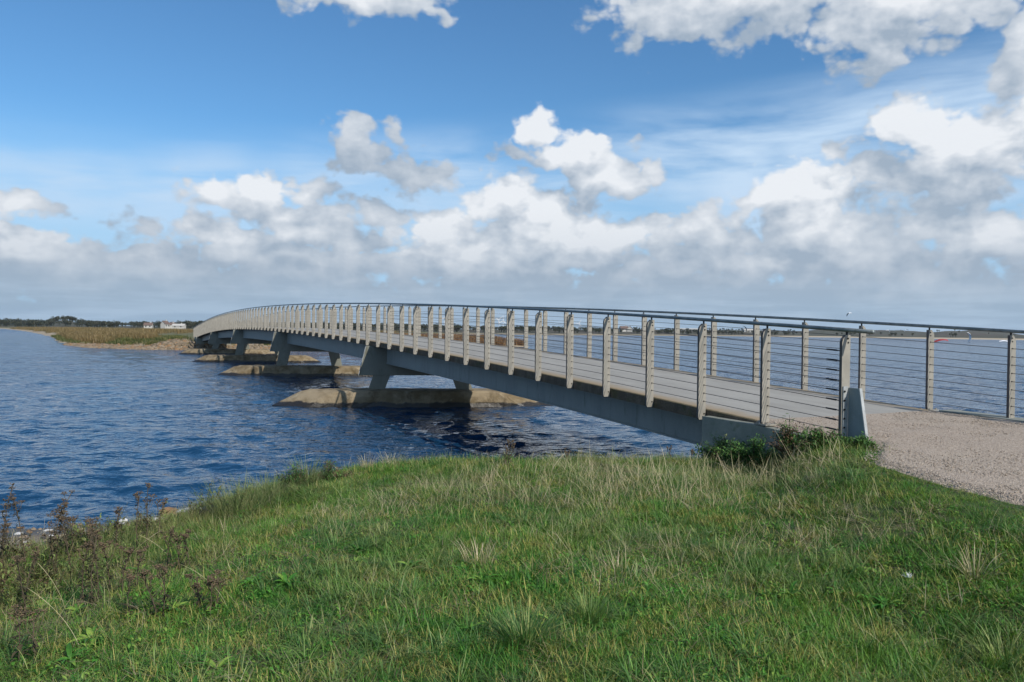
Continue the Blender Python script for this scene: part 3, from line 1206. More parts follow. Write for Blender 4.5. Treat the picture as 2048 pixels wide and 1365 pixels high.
def scatter(name, pts, rotz, scale, kind, tilt=None, label=None):
    """one 'stuff' object: instances of sprigs on a cloud of points"""
    n = len(pts)
    me = bpy.data.meshes.new(name)
    me.vertices.add(n)
    me.vertices.foreach_set('co', np.asarray(pts, np.float32).ravel())
    a = me.attributes.new('rot', 'FLOAT_VECTOR', 'POINT')
    rot = np.zeros((n, 3), np.float32)
    if tilt is not None:
        rot[:, :2] = tilt
    rot[:, 2] = rotz
    a.data.foreach_set('vector', rot.ravel())
    a = me.attributes.new('scl', 'FLOAT', 'POINT')
    a.data.foreach_set('value', np.asarray(scale, np.float32))
    a = me.attributes.new('pick', 'INT', 'POINT')
    a.data.foreach_set('value', rng.integers(0, 1000, n).astype(np.int32))
    o = mesh_obj(name, me)
    ng = bpy.data.node_groups.new('scatter_' + name, 'GeometryNodeTree')
    ng.interface.new_socket('Geometry', in_out='INPUT', socket_type='NodeSocketGeometry')
    ng.interface.new_socket('Geometry', in_out='OUTPUT', socket_type='NodeSocketGeometry')
    N = ng.nodes
    gi_, go2 = N.new('NodeGroupInput'), N.new('NodeGroupOutput')
    iop = N.new('GeometryNodeInstanceOnPoints')
    ci = N.new('GeometryNodeCollectionInfo')
    ci.inputs['Collection'].default_value = protos[kind]
    ci.inputs['Separate Children'].default_value = True
    ci.inputs['Reset Children'].default_value = True
    iop.inputs['Pick Instance'].default_value = True

    def attr(nm, ty):
        nd = N.new('GeometryNodeInputNamedAttribute')
        nd.data_type = ty
        nd.inputs['Name'].default_value = nm
        return nd.outputs[0]
    Lk = ng.links
    Lk.new(gi_.outputs[0], iop.inputs['Points'])
    Lk.new(ci.outputs[0], iop.inputs['Instance'])
    e2r = N.new('FunctionNodeEulerToRotation')
    Lk.new(attr('rot', 'FLOAT_VECTOR'), e2r.inputs[0])
    Lk.new(e2r.outputs[0], iop.inputs['Rotation'])
    Lk.new(attr('scl', 'FLOAT'), iop.inputs['Scale'])
    md_ = len(protos[kind].objects)
    im = N.new('FunctionNodeIntegerMath')
    im.operation = 'MODULO'
    Lk.new(attr('pick', 'INT'), im.inputs[0])
    im.inputs[1].default_value = md_
    Lk.new(im.outputs[0], iop.inputs['Instance Index'])
    Lk.new(iop.outputs[0], go2.inputs[0])
    md = o.modifiers.new('scatter', 'NODES')
    md.node_group = ng
    tag(o, label, kind='stuff')
    return o


def candidates(per_m2, x0=-9.5, x1=9.5, y0=2.0, y1=12.0, side=1.6):
    n = int(per_m2 * (x1 - x0) * (y1 - y0))
    X, Y = rng.uniform(x0, x1, n), rng.uniform(y0, y1, n)
    k = np.abs(X) < .70 * Y + side
    X, Y = X[k], Y[k]
    s, nn_ = SN(X, Y)
    d = wl_dist(X, Y)
    off = (nn_ < path_left(s) + .02 + .30 * np.clip(fbm(X * 5, Y * 5, 3, 77) - .55, 0, 1) * 4) | (s > 7.45)
    off &= ~((nn_ > -.16) & (s > 5.7) & (s < 9.5))
    off &= ~((nn_ > -.12) & (s > 5.35))
    k = off & (d > .12) & (Y < 16) & (nn_ < 3.3)
    return X[k], Y[k], d[k], s[k], nn_[k]


def finish(X, Y):
    return np.stack([X, Y, ground(X, Y)], -1), rng.uniform(0, 6.283, len(X))


patch = lambda X, Y, sc, sd: fbm(X * sc, Y * sc, 4, sd)
leftside = lambda X: sstep(-X, 1.9, 3.6)
# short sward
X, Y, d, s, n_ = candidates(640)
dens_ = np.clip(1.25 - Y * .045, .5, 1) * np.where(X < -3.1, sstep(d, 1.9, 2.6), sstep(d, .3, .9)) * (1 - .45 * leftside(X))
bare = sstep(patch(X, Y, 1.1, 60), .30, .42)
k = rng.random(len(X)) < dens_ * (.45 + .55 * bare)
X, Y = X[k], Y[k]
p_, r_ = finish(X, Y)
edge_s, edge_n = SN(X, Y)
near_edge = np.maximum(sstep(path_left(edge_s) - edge_n, .0, .5), sstep(edge_s, 4.7, 5.3))
scatter('short_grass', p_, r_, rng.uniform(.7, 1.25, len(X)) * (.42 + .95 * patch(X, Y, .9, 61)) * (.5 + .5 * near_edge), 'short', rng.normal(0, .12, (len(X), 2)), 'short green sward over the near bank')
# longer tufts in clusters
X, Y, d, s, n_ = candidates(150)
cl = sstep(patch(X, Y, 1.0, 70), .50, .66)
k = (rng.random(len(X)) < cl * .75 + .06 + .35 * sstep(Y, 4.6, 3.4) + .5 * ((s > 4.9) & (n_ > -1.6))) & (d > np.where(X < -3.1, 2.6, .55)) & ((n_ < path_left(s) - .35 + .3 * (s > 4.9)))
X, Y = X[k], Y[k]
p_, r_ = finish(X, Y)
scatter('long_grass', p_, r_, rng.uniform(.45, .95, len(X)), 'long', rng.normal(0, .15, (len(X), 2)), 'longer arching green grass in clumps on the bank')
# dry straw coloured stalks, thickest in a band across the bank
X, Y, d, s, n_ = candidates(165)
band = np.exp(-((Y - 7.6 - .12 * X) / 1.3) ** 2) * sstep(X, -2.8, .3) + .6 * np.exp(-((Y - 5.4) / .9) ** 2) * sstep(X, -.6, 1.5)
k = (rng.random(len(X)) < (.16 + 1.0 * band) * sstep(patch(X, Y, 1.3, 80), .34, .56)) & (d > .3) & (n_ < path_left(s) - .4)
X, Y = X[k], Y[k]
p_, r_ = finish(X, Y)
scatter('dry_grass', p_, r_, rng.uniform(.6, 1.2, len(X)) * (.85 + .6 * np.exp(-((Y - 7.8 - .12 * X) / 1.2) ** 2) * sstep(X, -1, .8)), 'dry', rng.normal(0, .2, (len(X), 2)), 'pale dry grass stalks standing in the green sward')
# dead litter under it
X, Y, d, s, n_ = candidates(110)
k = (rng.random(len(X)) < .25 + .6 * sstep(patch(X, Y, 1.1, 60), .50, .34)) & (d > np.where(X < -3.3, 1.3, .3)) & (n_ < path_left(s) - .1)
X, Y = X[k], Y[k]
p_, r_ = finish(X, Y)
scatter('grass_litter', p_, r_, rng.uniform(.6, 1.2, len(X)), 'litter', rng.normal(0, .1, (len(X), 2)), 'dead straw lying in the sward')
# broad leaves nearer the camera
X, Y, d, s, n_ = candidates(330, y1=7.5)
k = (rng.random(len(X)) < sstep(patch(X, Y, 1.0, 90), .44, .60) * (.75 - .13 * (Y - 3))) & (d > .9) & (n_ < path_left(s) - .25)
X, Y = X[k], Y[k]
p_, r_ = finish(X, Y)
scatter('clover', p_, r_, rng.uniform(.45, .95, len(X)), 'leafy', rng.normal(0, .15, (len(X), 2)), 'low leafy clover and weeds in the near sward')
X, Y, d, s, n_ = candidates(4, y1=6.0)
k = (rng.random(len(X)) < sstep(patch(X, Y, .9, 95), .42, .6)) & (d > 1.2) & (n_ < path_left(s) - .25)
X, Y = X[k], Y[k]
p_, r_ = finish(X, Y)
scatter('rosette_weeds', p_, r_, rng.uniform(.5, .95, len(X)), 'rosette', rng.normal(0, .1, (len(X), 2)), 'bright flat rosettes of broad weed leaves low in the near grass')
X, Y, d, s, n_ = candidates(260, x1=-1.5)
k = (rng.random(len(X)) < leftside(X + .6) * sstep(patch(X, Y, 1.4, 93), .46, .62) * .40) & (d > 2.5)
X, Y = X[k], Y[k]
p_, r_ = finish(X, Y)
scatter('withered_undergrowth', p_, r_, rng.uniform(.7, 1.6, len(X)), 'brown', rng.normal(0, .3, (len(X), 2)), 'tangle of brown and olive withered undergrowth on the left slope')
# rough paler grass at the brink and on the left slope
X, Y, d, s, n_ = candidates(190)
brink = np.exp(-((d - 1.35) / .55) ** 2) * sstep(X, -3.25, -2.7) * (.55 + .45 * sstep(patch(X, Y, .8, 97), .4, .6)) + leftside(X) * sstep(d, 2.3, 3.0) * sstep(d, 6.4, 4.2) * 1.3
brink *= sstep(n_, -.6, -1.2)
k = rng.random(len(X)) < brink * (.35 + .65 * sstep(patch(X, Y, 1.2, 98), .4, .6))
X, Y = X[k], Y[k]
p_, r_ = finish(X, Y)
scatter('bank_grass', p_, r_, rng.uniform(.38, .75, len(X)), 'bank', rng.normal(0, .2, (len(X), 2)), 'rough straw tinged grass along the brink of the bank')


# ------------------------------------------------------------------ single plants
def mat_simple(name, c1, c2, rough=.8, scale=30, trans=0.0):
    m, t, p, out = material(name)
    geo = t.node('ShaderNodeNewGeometry')
    n = t.noise(geo.outputs['Position'], scale, 4, .6)
    isl = geo.outputs['Random Per Island']
    col = t.mix(t.ramp(t.math('ADD', t.math('MULTIPLY', n, .5), t.math('MULTIPLY', isl, .5)), .3, .7), (*c1, 1), (*c2, 1))
    t.put(p.inputs['Base Color'], col)
    p.inputs['Roughness'].default_value = rough
    if trans:
        tr = t.node('ShaderNodeBsdfTranslucent')
        t.put(tr.inputs[0], col)
        mx = t.node('ShaderNodeMixShader')
        mx.inputs[0].default_value = trans
        t.l.new(p.outputs[0], mx.inputs[1])
        t.l.new(tr.outputs[0], mx.inputs[2])
        t.l.new(mx.outputs[0], out.inputs[0])
    return m


P_stem = mat_simple('withered_brown_stem', (.045, .036, .024), (.11, .085, .055))
P_head = mat_simple('rusty_seed_heads', (.045, .034, .020), (.125, .085, .048), scale=60)
P_leafd = mat_simple('dull_olive_leaves', (.035, .034, .016), (.085, .068, .032), trans=.2)
P_bush = mat_simple('dark_green_foliage', (.038, .11, .024), (.105, .22, .045), trans=.2, scale=9)
P_bushb = mat_simple('reddish_brown_sprays', (.075, .050, .025), (.16, .10, .055), trans=.1)
P_tall = mat_simple('tall_grass_tussock', (.10, .15, .04), (.22, .24, .10), trans=.25)


def flower_stalk(name, x, y, h, nst, label, group=None, spread_=.10, leafy=1.0, seed=0, head_r=.03, heads=True):
    random.seed(seed)
    z = float(ground(x, y)) - .02
    t = empty(name, (x, y, z))
    tag(t, label, 'plant', group)
    for k in range(nst):
        hh = h * (1 if k == 0 else U(.65, .95))
        bx, by = U(-spread_, spread_), U(-spread_, spread_) * .6
        lx, ly = U(-.10, .10) * hh, U(-.10, .10) * hh
        b = MB()
        pts = []
        for i in range(7):
            f = i / 6
            pts.append((bx + lx * f * f * 2 + .008 * math.sin(5 * f + k), by + ly * f * f * 2, hh * f))
        b.tube(pts, [.0046 - .0022 * i / 6 for i in range(7)], 5)
        tips = [pts[-1]]
        if heads:
            for q in range(random.randint(4, 7)):
                f = U(.58, .93)
                i = int(f * 6)
                p0_ = Vector(pts[i]).lerp(Vector(pts[min(i + 1, 6)]), f * 6 - i)
                a_ = U(0, 6.28)
                ln = U(.06, .13) * (1.15 - f) * 2.2
                p1_ = p0_ + Vector((math.cos(a_) * ln * .38, math.sin(a_) * ln * .38, ln * .95))
                b.tube([p0_, (p0_ + p1_) / 2 + Vector((math.cos(a_), math.sin(a_), 0)) * .01, p1_], [.0022, .002, .0016], 4)
                tips.append(tuple(p1_))
        st_ = tag(mesh_obj('stem', plain_mesh(b, 'stem', P_stem), None, t), kind='stuff')
        if heads:
            b = MB()
            for tp in tips:
                for _ in range(random.randint(7, 12)):
                    a_, r_2 = U(0, 6.28), head_r * .8 * math.sqrt(random.random())
                    c_ = Vector(tp) + Vector((math.cos(a_) * r_2, math.sin(a_) * r_2, U(-.006, .010) + .004))
                    b.tube([Vector(tp) - Vector((0, 0, .012)), c_], [.0008, .0012], 3, caps=False)
                    s_ = U(.0045, .0075)
                    b.add([c_ + Vector(v) * s_ for v in ((1, 0, 0), (-.5, .87, 0), (-.5, -.87, 0), (0, 0, .8), (0, 0, -.8))], [(0, 1, 3), (1, 2, 3), (2, 0, 3), (1, 0, 4), (2, 1, 4), (0, 2, 4)])
            tag(mesh_obj('flower_head', plain_mesh(b, 'flower_head', P_head), None, t), kind='stuff')
        b = MB()
        for _ in range(int(60 * leafy * hh / .6)):
            f = U(.05, .85)
            i = int(f * 6)
            p0_ = Vector(pts[i]).lerp(Vector(pts[min(i + 1, 6)]), f * 6 - i)
            leaf_at(b, p0_.x, p0_.y, p0_.z, U(.03, .075) * (1.2 - f * .6), U(.008, .018), U(0, 6.28), U(-.3, .8), droop=U(.5, 1.8))
        tag(mesh_obj('foliage', plain_mesh(b, 'foliage', P_leafd), None, t), kind='stuff')
    return t


# (photo pixel of the root, height in metres, stems, label)
stalks = [
    (22, 1150, .62, 3, 'tall leaning brown seed stalk at the far left end of the weeds, tallest there'),
    (95, 1165, .60, 4, 'dense brown weed with rusty flat heads, second from the far left, nearly the tallest'),
    (150, 1120, .34, 2, 'short olive weed with small rusty heads against the water, left of the pebbles'),
    (205, 1110, .34, 2, 'low weed with a wide rusty flat head beside the pebbly strip'),
    (262, 1110, .52, 2, 'slender upright weed whose narrow brown tip towers over the pebbles'),
    (300, 1085, .30, 1, 'thin dark weed just left of the orange boulder'),
    (168, 1215, .45, 3, 'dark leafless weed clump standing in front of the other weeds on the left'),
    (60, 1235, .36, 2, 'brown withered weed low at the left edge, in front of the tall ones'),
    (352, 1150, .26, 3, 'low tangle of brown weeds nearest the short green grass'),
    (235, 1190, .30, 3, 'bushy brown weed clump with drooping leaves in the middle of the left bank'),
    (290, 1230, .25, 3, 'squat rusty weed clump in the lower part of the left bank'),
    (395, 1225, .16, 3, 'small reddish weed patch lying at the edge of the lawn grass'),
    (30, 1340, .24, 3, 'small brown weed at the bottom left corner'),
]
for i, (px, py, h, ns, lb) in enumerate(stalks):
    x, y, z = at(px, py)
    flower_stalk('withered_weed', x, y, h * 1.2, ns, lb, 'withered weeds on the left of the bank', spread_=.07 + .02 * ns, leafy=1.3 if ns > 2 else 1.0, seed=100 + i)
# more low foliage between them
random.seed(11)


def bush(name, x, y, rx, ry, h, label, mats, n=900, leaf=(.018, .035), seed=1, cat='shrub', sprays=12, zoff=-.03):
    random.seed(seed)
    z = float(ground(x, y)) + zoff
    t = empty(name, (x, y, z))
    tag(t, label, cat)
    b = MB()
    tops = []
    for k in range(sprays):
        a_, r_2 = U(0, 6.28), math.sqrt(random.random())
        ex, ey = math.cos(a_) * r_2 * rx, math.sin(a_) * r_2 * ry
        eh = h * (1 - .55 * r_2 ** 1.5) * U(.65, 1.08)
        pts = [(ex * .25 * f + ex * .75 * f ** 1.3, ey * .25 * f + ey * .75 * f ** 1.3, eh * (f ** .8)) for f in (0, .25, .5, .75, 1)]
        b.tube(pts, [.006, .005, .004, .003, .0015], 4)
        tops.append([Vector(p) for p in pts])
    tag(mesh_obj('stem', plain_mesh(b, 'stem', P_stem), None, t), kind='stuff')
    for mi, (mt, frac) in enumerate(mats):
        b = MB()
        sel = [tp for j, tp in enumerate(tops) if (j / len(tops) < frac) == (mi == 0)] or tops
        for _ in range(int(n * (frac if mi == 0 else 1 - mats[0][1]))):
            tp = random.choice(sel)
            f = U(.15, 1.0) * 4
            i = min(int(f), 3)
            c_ = tp[i].lerp(tp[i + 1], f - i)
            sp = .035 + .02 * random.random()
            leaf_at(b, c_.x + U(-sp, sp), c_.y + U(-sp, sp), c_.z + U(-sp, sp) * .6, U(*leaf), U(*leaf) * .42, U(0, 6.28), U(-.2, 1.1), droop=U(.3, 1.2))
        tag(mesh_obj('foliage', plain_mesh(b, 'foliage', mt), None, t), kind='stuff')
    return t


for i, (bs, bn, rx, ry, h, n, mt, lb) in enumerate([
    (7.6, -.40, .34, .22, .36, 2100, ((P_bush, .8), (P_tall, .2)), 'low dark green bush at the grey abutment corner, nearest the water'),
    (6.95, -.48, .36, .24, .46, 2600, ((P_bush, 1.0),), 'spreading dark green bush below the second railing post from the near end'),
    (6.45, -.42, .22, .18, .50, 1500, ((P_bushb, .55), (P_bush, .45)), 'bush with upright reddish brown sprays between the last two near railing posts'),
    (6.0, -.42, .26, .20, .30, 2000, ((P_bush, .9), (P_bushb, .1)), 'dark green bush at the foot of the near railing end post'),
    (5.58, -.34, .13, .12, .17, 800, ((P_bush, 1.0),), 'green outer spray of bush under the grey brace plate, beside the gravel'),
]):
    x, y, z = W(bs, bn)
    bush('low_bush', x, y, rx * 1.2, ry, h, lb, mt, int(n * 1.3), (.026, .055), seed=200 + i, sprays=34)
for i, (px, py, rx, ry, h, n, mt, lb) in enumerate([
    (592, 980, .26, .20, .34, 1600, ((P_bush, .8), (P_bushb, .2)), 'dark leafy shrub on the brink, left half of the pair over the water'),
    (655, 966, .26, .18, .27, 1300, ((P_bush, .55), (P_bushb, .45)), 'reddish leafy shrub on the brink, right half of the pair over the water'),
]):
    x, y, z = at(px, py)
    bush('low_bush', x, y + .05, rx, ry, h, lb, mt, n, (.02, .04), seed=220 + i, sprays=22)


def tussock(px, py, h, n, rr_, label, mt, seed, lean=.5):
    random.seed(seed)
    x, y, z = at(px, py)
    b = MB()
    for _ in range(n):
        r_2, a_ = rr_ * math.sqrt(random.random()), U(0, 6.28)
        blade(b, r_2 * math.cos(a_), r_2 * math.sin(a_), h * U(.5, 1.1), U(.0025, .005), a_ + U(-.5, .5), U(.05, lean), U(.2, 1.4), segs=5)
    o = mesh_obj('grass_tussock', plain_mesh(b, 'grass_tussock', mt), None, None, (x, y, z - .01))
    tag(o, label, 'grass tussock')
    return o


tussock(615, 974, .40, 300, .16, 'tall yellow-green grass tussock growing up through the pair of brink shrubs', P_tall, 301)
tussock(480, 1026, .40, 520, .30, 'large shaggy grass tussock hanging over the brink just right of the dark boulder', P_tall, 302, .8)
tussock(545, 1002, .36, 460, .28, 'shaggy grass tussock on the brink, second to the right of the dark boulder', P_tall, 303, .8)
tussock(735, 938, .22, 60, .08, 'small pale tussock with feathery stalks on the brink, left of the bridge shadow', G_dry, 304, .4)
tussock(785, 936, .26, 80, .10, 'taller pale feathery tussock on the brink beside the smaller one', G_dry, 305, .4)
tussock(1050, 1290, .26, 420, .10, 'big blue-green tussock of arching blades at the bottom of the picture', G_long, 306, .9)
tussock(1180, 1240, .22, 260, .08, 'smaller blue-green tussock right of the big arching one', G_long, 307, .9)
tussock(2010, 1330, .22, 220, .10, 'dark tussock at the lower right corner of the lawn', G_long, 308, .9)
tussock(1950, 1160, .26, 90, .05, 'straw tussock fanning out of the lawn on the right, below the gravel', G_dry, 309, .8)
tussock(960, 1130, .24, 60, .10, 'straw tussock of upright stalks in the middle of the lawn', G_dry, 310, .35)
tussock(1240, 1150, .24, 60, .12, 'straw tussock of bent stalks right of the upright one', G_dry, 311, .9)
x, y, z = at(1015, 935)
flower_stalk('withered_weed', x, y, .30, 3, 'reddish dry dock plant alone on the brink, under the middle of the first span', 'withered weeds along the brink', spread_=.05, seed=401, head_r=.012)
for px, hgt, lb in ((1135, .14, 'tiny dark seed stalk on the brink right of the reddish dock'), (1345, .20, 'thin dark seed stalk on the brink just left of the abutment'), (1380, .16, 'short dark seed stalk touching the abutment corner')):
    x, y, z = at(px, 930)
    flower_stalk('withered_weed', x, y, hgt, 1, lb, 'withered weeds along the brink', spread_=.03, leafy=.3, seed=px, head_r=.015)
random.seed(5)
# long single straws arching over the left bank
for i, (px, py, h_, az_, ln, lb) in enumerate([
    (245, 1135, .34, .25, .55, 'long pale straw leaning right across the weeds, over the pebbles'),
    (345, 1130, .28, 2.7, .9, 'long pale straw bent to the left above the brown weeds'),
    (130, 1220, .36, 2.4, .6, 'long pale straw leaning left over the leftmost weeds'),
    (455, 1220, .34, 2.5, 1.0, 'long pale straw arching left over the lawn edge'),
    (160, 1300, .38, 2.6, .7, 'lowest long pale straw, arching left near the bottom left'),
]):
    x, y, z = at(px, py)
    b = MB()
    pts = []
    for k in range(9):
        f = k / 8
        a_ = .45 + ln * .6 * f
        pts.append((math.cos(az_) * h_ * f * math.sin(a_) * 1.3, math.sin(az_) * h_ * f * .3, h_ * f * math.cos(a_ * .75) + .01))
    b.tube(pts, [.0013] * 6 + [.0019, .0017, .0008], 4)
    o = mesh_obj('straw', plain_mesh(b, 'straw', G_dry), None, None, (x, y, z))
    tag(o, lb, 'straw')

# ------------------------------------------------------------------ stones at the waterline
M_st_rust = weathered('rusty_boulder', (.20, .11, .05), (.30, .20, .11), (.08, .05, .035), 9, .85, 0, .8, .02, coord='World')
M_st_dark = weathered('dark_wet_stone', (.025, .022, .020), (.06, .05, .045), (.10, .09, .08), 8, .5, 0, .8, .02, coord='World')
M_st_pale = weathered('bleached_stone', (.50, .50, .49), (.66, .66, .65), (.30, .28, .26), 7, .8, 0, .5, .01, coord='World', amt3=.3)
M_st_brown = weathered('brown_shore_stone', (.13, .10, .065), (.22, .175, .12), (.07, .055, .035), 3, .9, 0, .6, .01, coord='World')
M_st_tan = weathered('tan_pebble', (.20, .15, .10), (.31, .25, .18), (.12, .09, .06), 12, .9, 0, .6, .01, coord='World')


def stone_mesh(sx, sy, sz, seed, sub=3, rough=.22):
    import bmesh
    bm = bmesh.new()
    bmesh.ops.create_icosphere(bm, subdivisions=sub, radius=1)
    for v in bm.verts:
        n = v.co.normalized()
        k = 1 + rough * mnoise.noise(n * 1.3 + Vector((seed, 0, 0))) * 1.6 + rough * .5 * mnoise.noise(n * 3.5 + Vector((seed, 5, 0)))
        v.co = Vector((n.x * sx, n.y * sy, n.z * sz)) * k
    me = bpy.data.meshes.new('stone')
    bm.to_mesh(me)
    bm.free()
    return me


for i, (px, py, sx, sy, sz, m_, lb, nm) in enumerate([
    (340, 1030, .13, .10, .075, M_st_rust, 'rusty orange boulder on the small beach', 'boulder'),
    (385, 1024, .15, .09, .03, M_st_pale, 'flat white slab of stone between the orange and the dark boulder', 'stone_slab'),
    (318, 1040, .14, .08, .02, M_st_pale, 'long low white stone in front of the orange boulder', 'stone_slab'),
    (248, 1043, .05, .04, .025, M_st_pale, 'small white stone by itself at the left end of the beach', 'stone'),
    (382, 1012, .10, .07, .045, M_st_dark, 'dark wet stone just behind the white slab, at the water', 'boulder'),
    (418, 1030, .10, .09, .06, M_st_dark, 'dark boulder tucked under the overhanging grass', 'boulder'),
]):
    x, y, z = at(px, py)
    me = stone_mesh(sx, sy, sz, i * 3.7)
    me.materials.append(m_)
    me.polygons.foreach_set('use_smooth', [True] * len(me.polygons))
    o = mesh_obj(nm, me, None, None, (x, y, z + sz * .35))
    o.rotation_euler = (0, 0, U(-.3, .3))
    tag(o, lb, 'stone')
c = bpy.data.collections.new('sprigs_pebble')
for i in range(6):
    me = stone_mesh(U(.02, .05), U(.018, .035), U(.010, .02), i * 2.1 + 40, 2)
    me.materials.append((M_st_tan, M_st_pale, M_st_dark, M_st_rust, M_st_tan, M_st_dark)[i])
    c.objects.link(bpy.data.objects.new('sprig_pebble', me))
protos['pebble'] = c
c = bpy.data.collections.new('sprigs_grit')
M_grit = weathered('path_grit', (.26, .21, .165), (.44, .38, .31), (.20, .165, .13), 40, .9, 0, .3, .002, coord='World')
for i in range(4):
    me = stone_mesh(U(.006, .010), U(.005, .008), U(.003, .006), i * 3.1 + 60, 1)
    me.materials.append(M_grit)
    c.objects.link(bpy.data.objects.new('sprig_grit', me))
protos['grit'] = c
n = 14000
X, Y = rng.uniform(-16, 12, n), rng.uniform(2, 14, n)
d = wl_dist(X, Y)
k = (d > -.5) & (d < np.where(X < -3.3, 2.0, .7)) & (rng.random(n) < .9)
X, Y = X[k], Y[k]
p_, r_ = finish(X, Y)
scatter('pebbles', p_, r_, rng.uniform(.35, 1.5, len(X)), 'pebble', rng.normal(0, .2, (len(X), 2)), 'pebbles along the waterline below the bank')

n = 30000
S_, N_ = rng.uniform(1.0, 7.4, n), rng.uniform(-1.6, 3.4, n)
k = (N_ > path_left(S_) - .12) & (rng.random(n) < .35 + .65 * sstep(np.abs(N_ - 1.2), .6, 2.2))
S_, N_ = S_[k], N_[k]
PX_, PY_ = S_ * DX + (N_ + OFF) * NX, S_ * DY + (N_ + OFF) * NY
scatter('loose_gravel', np.stack([PX_, PY_, path_z(S_) + .008], -1), rng.uniform(0, 6.28, len(S_)), rng.uniform(.5, 1.3, len(S_)), 'grit', rng.normal(0, .3, (len(S_), 2)), 'loose gravel stones lying on the path')

# ------------------------------------------------------------------ far bank with reeds behind the bridge's far end
SPIT = [(-1200, 1150), (-700, 900), (-440, 668), (-285, 448), (-106, 178), (-74, 126), (-60, 105), (-50, 92.5), (-42, 87.5), (-34, 87), (-27, 92), (-20, 101), (-8, 115), (2.6, 128), (3.2, 131), (-4, 150), (-30, 190), (-70, 300), (-60, 480), (-10, 640), (-60, 900), (-500, 1500), (-1200, 1600)]


def poly_dist(X, Y, poly):
    best = np.full(X.shape, 1e9)
    ins = np.zeros(X.shape, bool)
    m = len(poly)
    for i in range(m):
        (x0, y0), (x1, y1) = poly[i], poly[(i + 1) % m]
        ex, ey = x1 - x0, y1 - y0
        t = np.clip(((X - x0) * ex + (Y - y0) * ey) / (ex * ex + ey * ey), 0, 1)
        best = np.minimum(best, np.hypot(X - x0 - t * ex, Y - y0 - t * ey))
        c = ((y0 > Y) != (y1 > Y)) & (X < (x1 - x0) * (Y - y0) / (y1 - y0 + 1e-12) + x0)
        ins ^= c
    return np.where(ins, best, -best)


def spit_h(X, Y):
    d = poly_dist(X, Y, SPIT) + 2.0 * (fbm(X * .12, Y * .12, 4, 41) - .5) * sstep(Y, 90, 130)
    h = np.where(d > 0, .85 * sstep(d, 0, 7) + .35 * sstep(d, 10, 40) + .3 * (fbm(X * .05, Y * .05, 4, 42) - .5), np.maximum(d * .3, -1.5))
    # raised causeway where the bridge lands
    s, n = SN(X, Y)
    k = sstep(s, 94.5, 98) * sstep(np.abs(n - 1.8), 7.5, 3.0) * sstep(s, 140, 105)
    return h * (1 - k) + np.maximum(h, 1.15) * k


def mat_farland(name, seed=0):
    m, t, p, out = material(name)
    src = t.node('ShaderNodeNewGeometry').outputs['Position']
    x, y, z = t.sep(src)
    n = t.noise(t.mapping(src, (1, .35, 1)), .035, 6, .6)
    f = t.noise(t.mapping(src, (1, .6, 1)), .6, 6, .65)
    col = t.mix(t.ramp(n, .4, .6), (.13, .105, .045, 1), (.085, .10, .04, 1))
    col = t.mix(t.math('MULTIPLY', t.ramp(f, .45, .65), .5), col, (.20, .155, .07, 1))
    sand = t.ramp(t.math('ADD', z, t.math('MULTIPLY', t.math('SUBTRACT', f, .5), .5)), .30, .65, 1, 0)
    col = t.mix(sand, col, (.33, .27, .19, 1))
    t.put(p.inputs['Base Color'], col)
    p.inputs['Roughness'].default_value = .95
    bump(t, p, f, .8, .3)
    return m


M_farland = mat_farland('reed_bank_soil')
gx2 = spread(-1200, 12, -90, 10, 1.1, 1.10)
gy2 = spread(84, 1600, 85, 150, 1.1, 1.06)
gy2 = gy2[gy2 > 82]
XX, YY = np.meshgrid(gx2, gy2)
ZZ = spit_h(XX, YY)
keep = (ZZ[:-1, :-1] > -1.2) | (ZZ[1:, 1:] > -1.2)
o = mesh_obj('far_bank', grid_mesh('far_bank', XX, YY, ZZ, keep=keep), M_farland)
tag(o, 'low reed covered land beyond the far end of the bridge', kind='structure')


def reed_clump(hh, nb, spread_r, w_):
    def f(b):
        for _ in range(nb):
            r_2, a_ = spread_r * math.sqrt(random.random()), U(0, 6.28)
            blade(b, r_2 * math.cos(a_), r_2 * math.sin(a_), hh * U(.6, 1.1), w_ * U(.7, 1.3), a_ + U(-1, 1), U(.0, .25), U(.0, .5), z0=-.1, segs=3)
    return f


G_reed = add_leafy('golden_reeds', (.175, .120, .048), (.135, .11, .042), (.24, .18, .09), trans=.1, world_scale=.04)
G_reed_r = add_leafy('russet_reeds', (.175, .085, .040), (.20, .115, .055), (.25, .17, .09), trans=.1, world_scale=.05)
G_reed_g = add_leafy('green_sedge', (.050, .080, .022), (.085, .105, .03), (.15, .13, .05), trans=.1, world_scale=.08)
proto('reed', 6, reed_clump(.95, 46, .85, .05), G_reed)
proto('russet', 6, reed_clump(1.05, 46, .85, .05), G_reed_r)
proto('sedge', 6, reed_clump(.55, 46, .8, .05), G_reed_g)


def far_cand(n, x0, x1, y0, y1):
    X, Y = rng.uniform(x0, x1, n), rng.uniform(y0, y1, n)
    return X, Y, poly_dist(X, Y, SPIT)


def put_far(name, X, Y, sc, kind, label, fz=spit_h):
    p = np.stack([X, Y, fz(X, Y)], -1)
    scatter(name, p, rng.uniform(0, 6.28, len(X)), sc, kind, rng.normal(0, .05, (len(X), 2)), label)


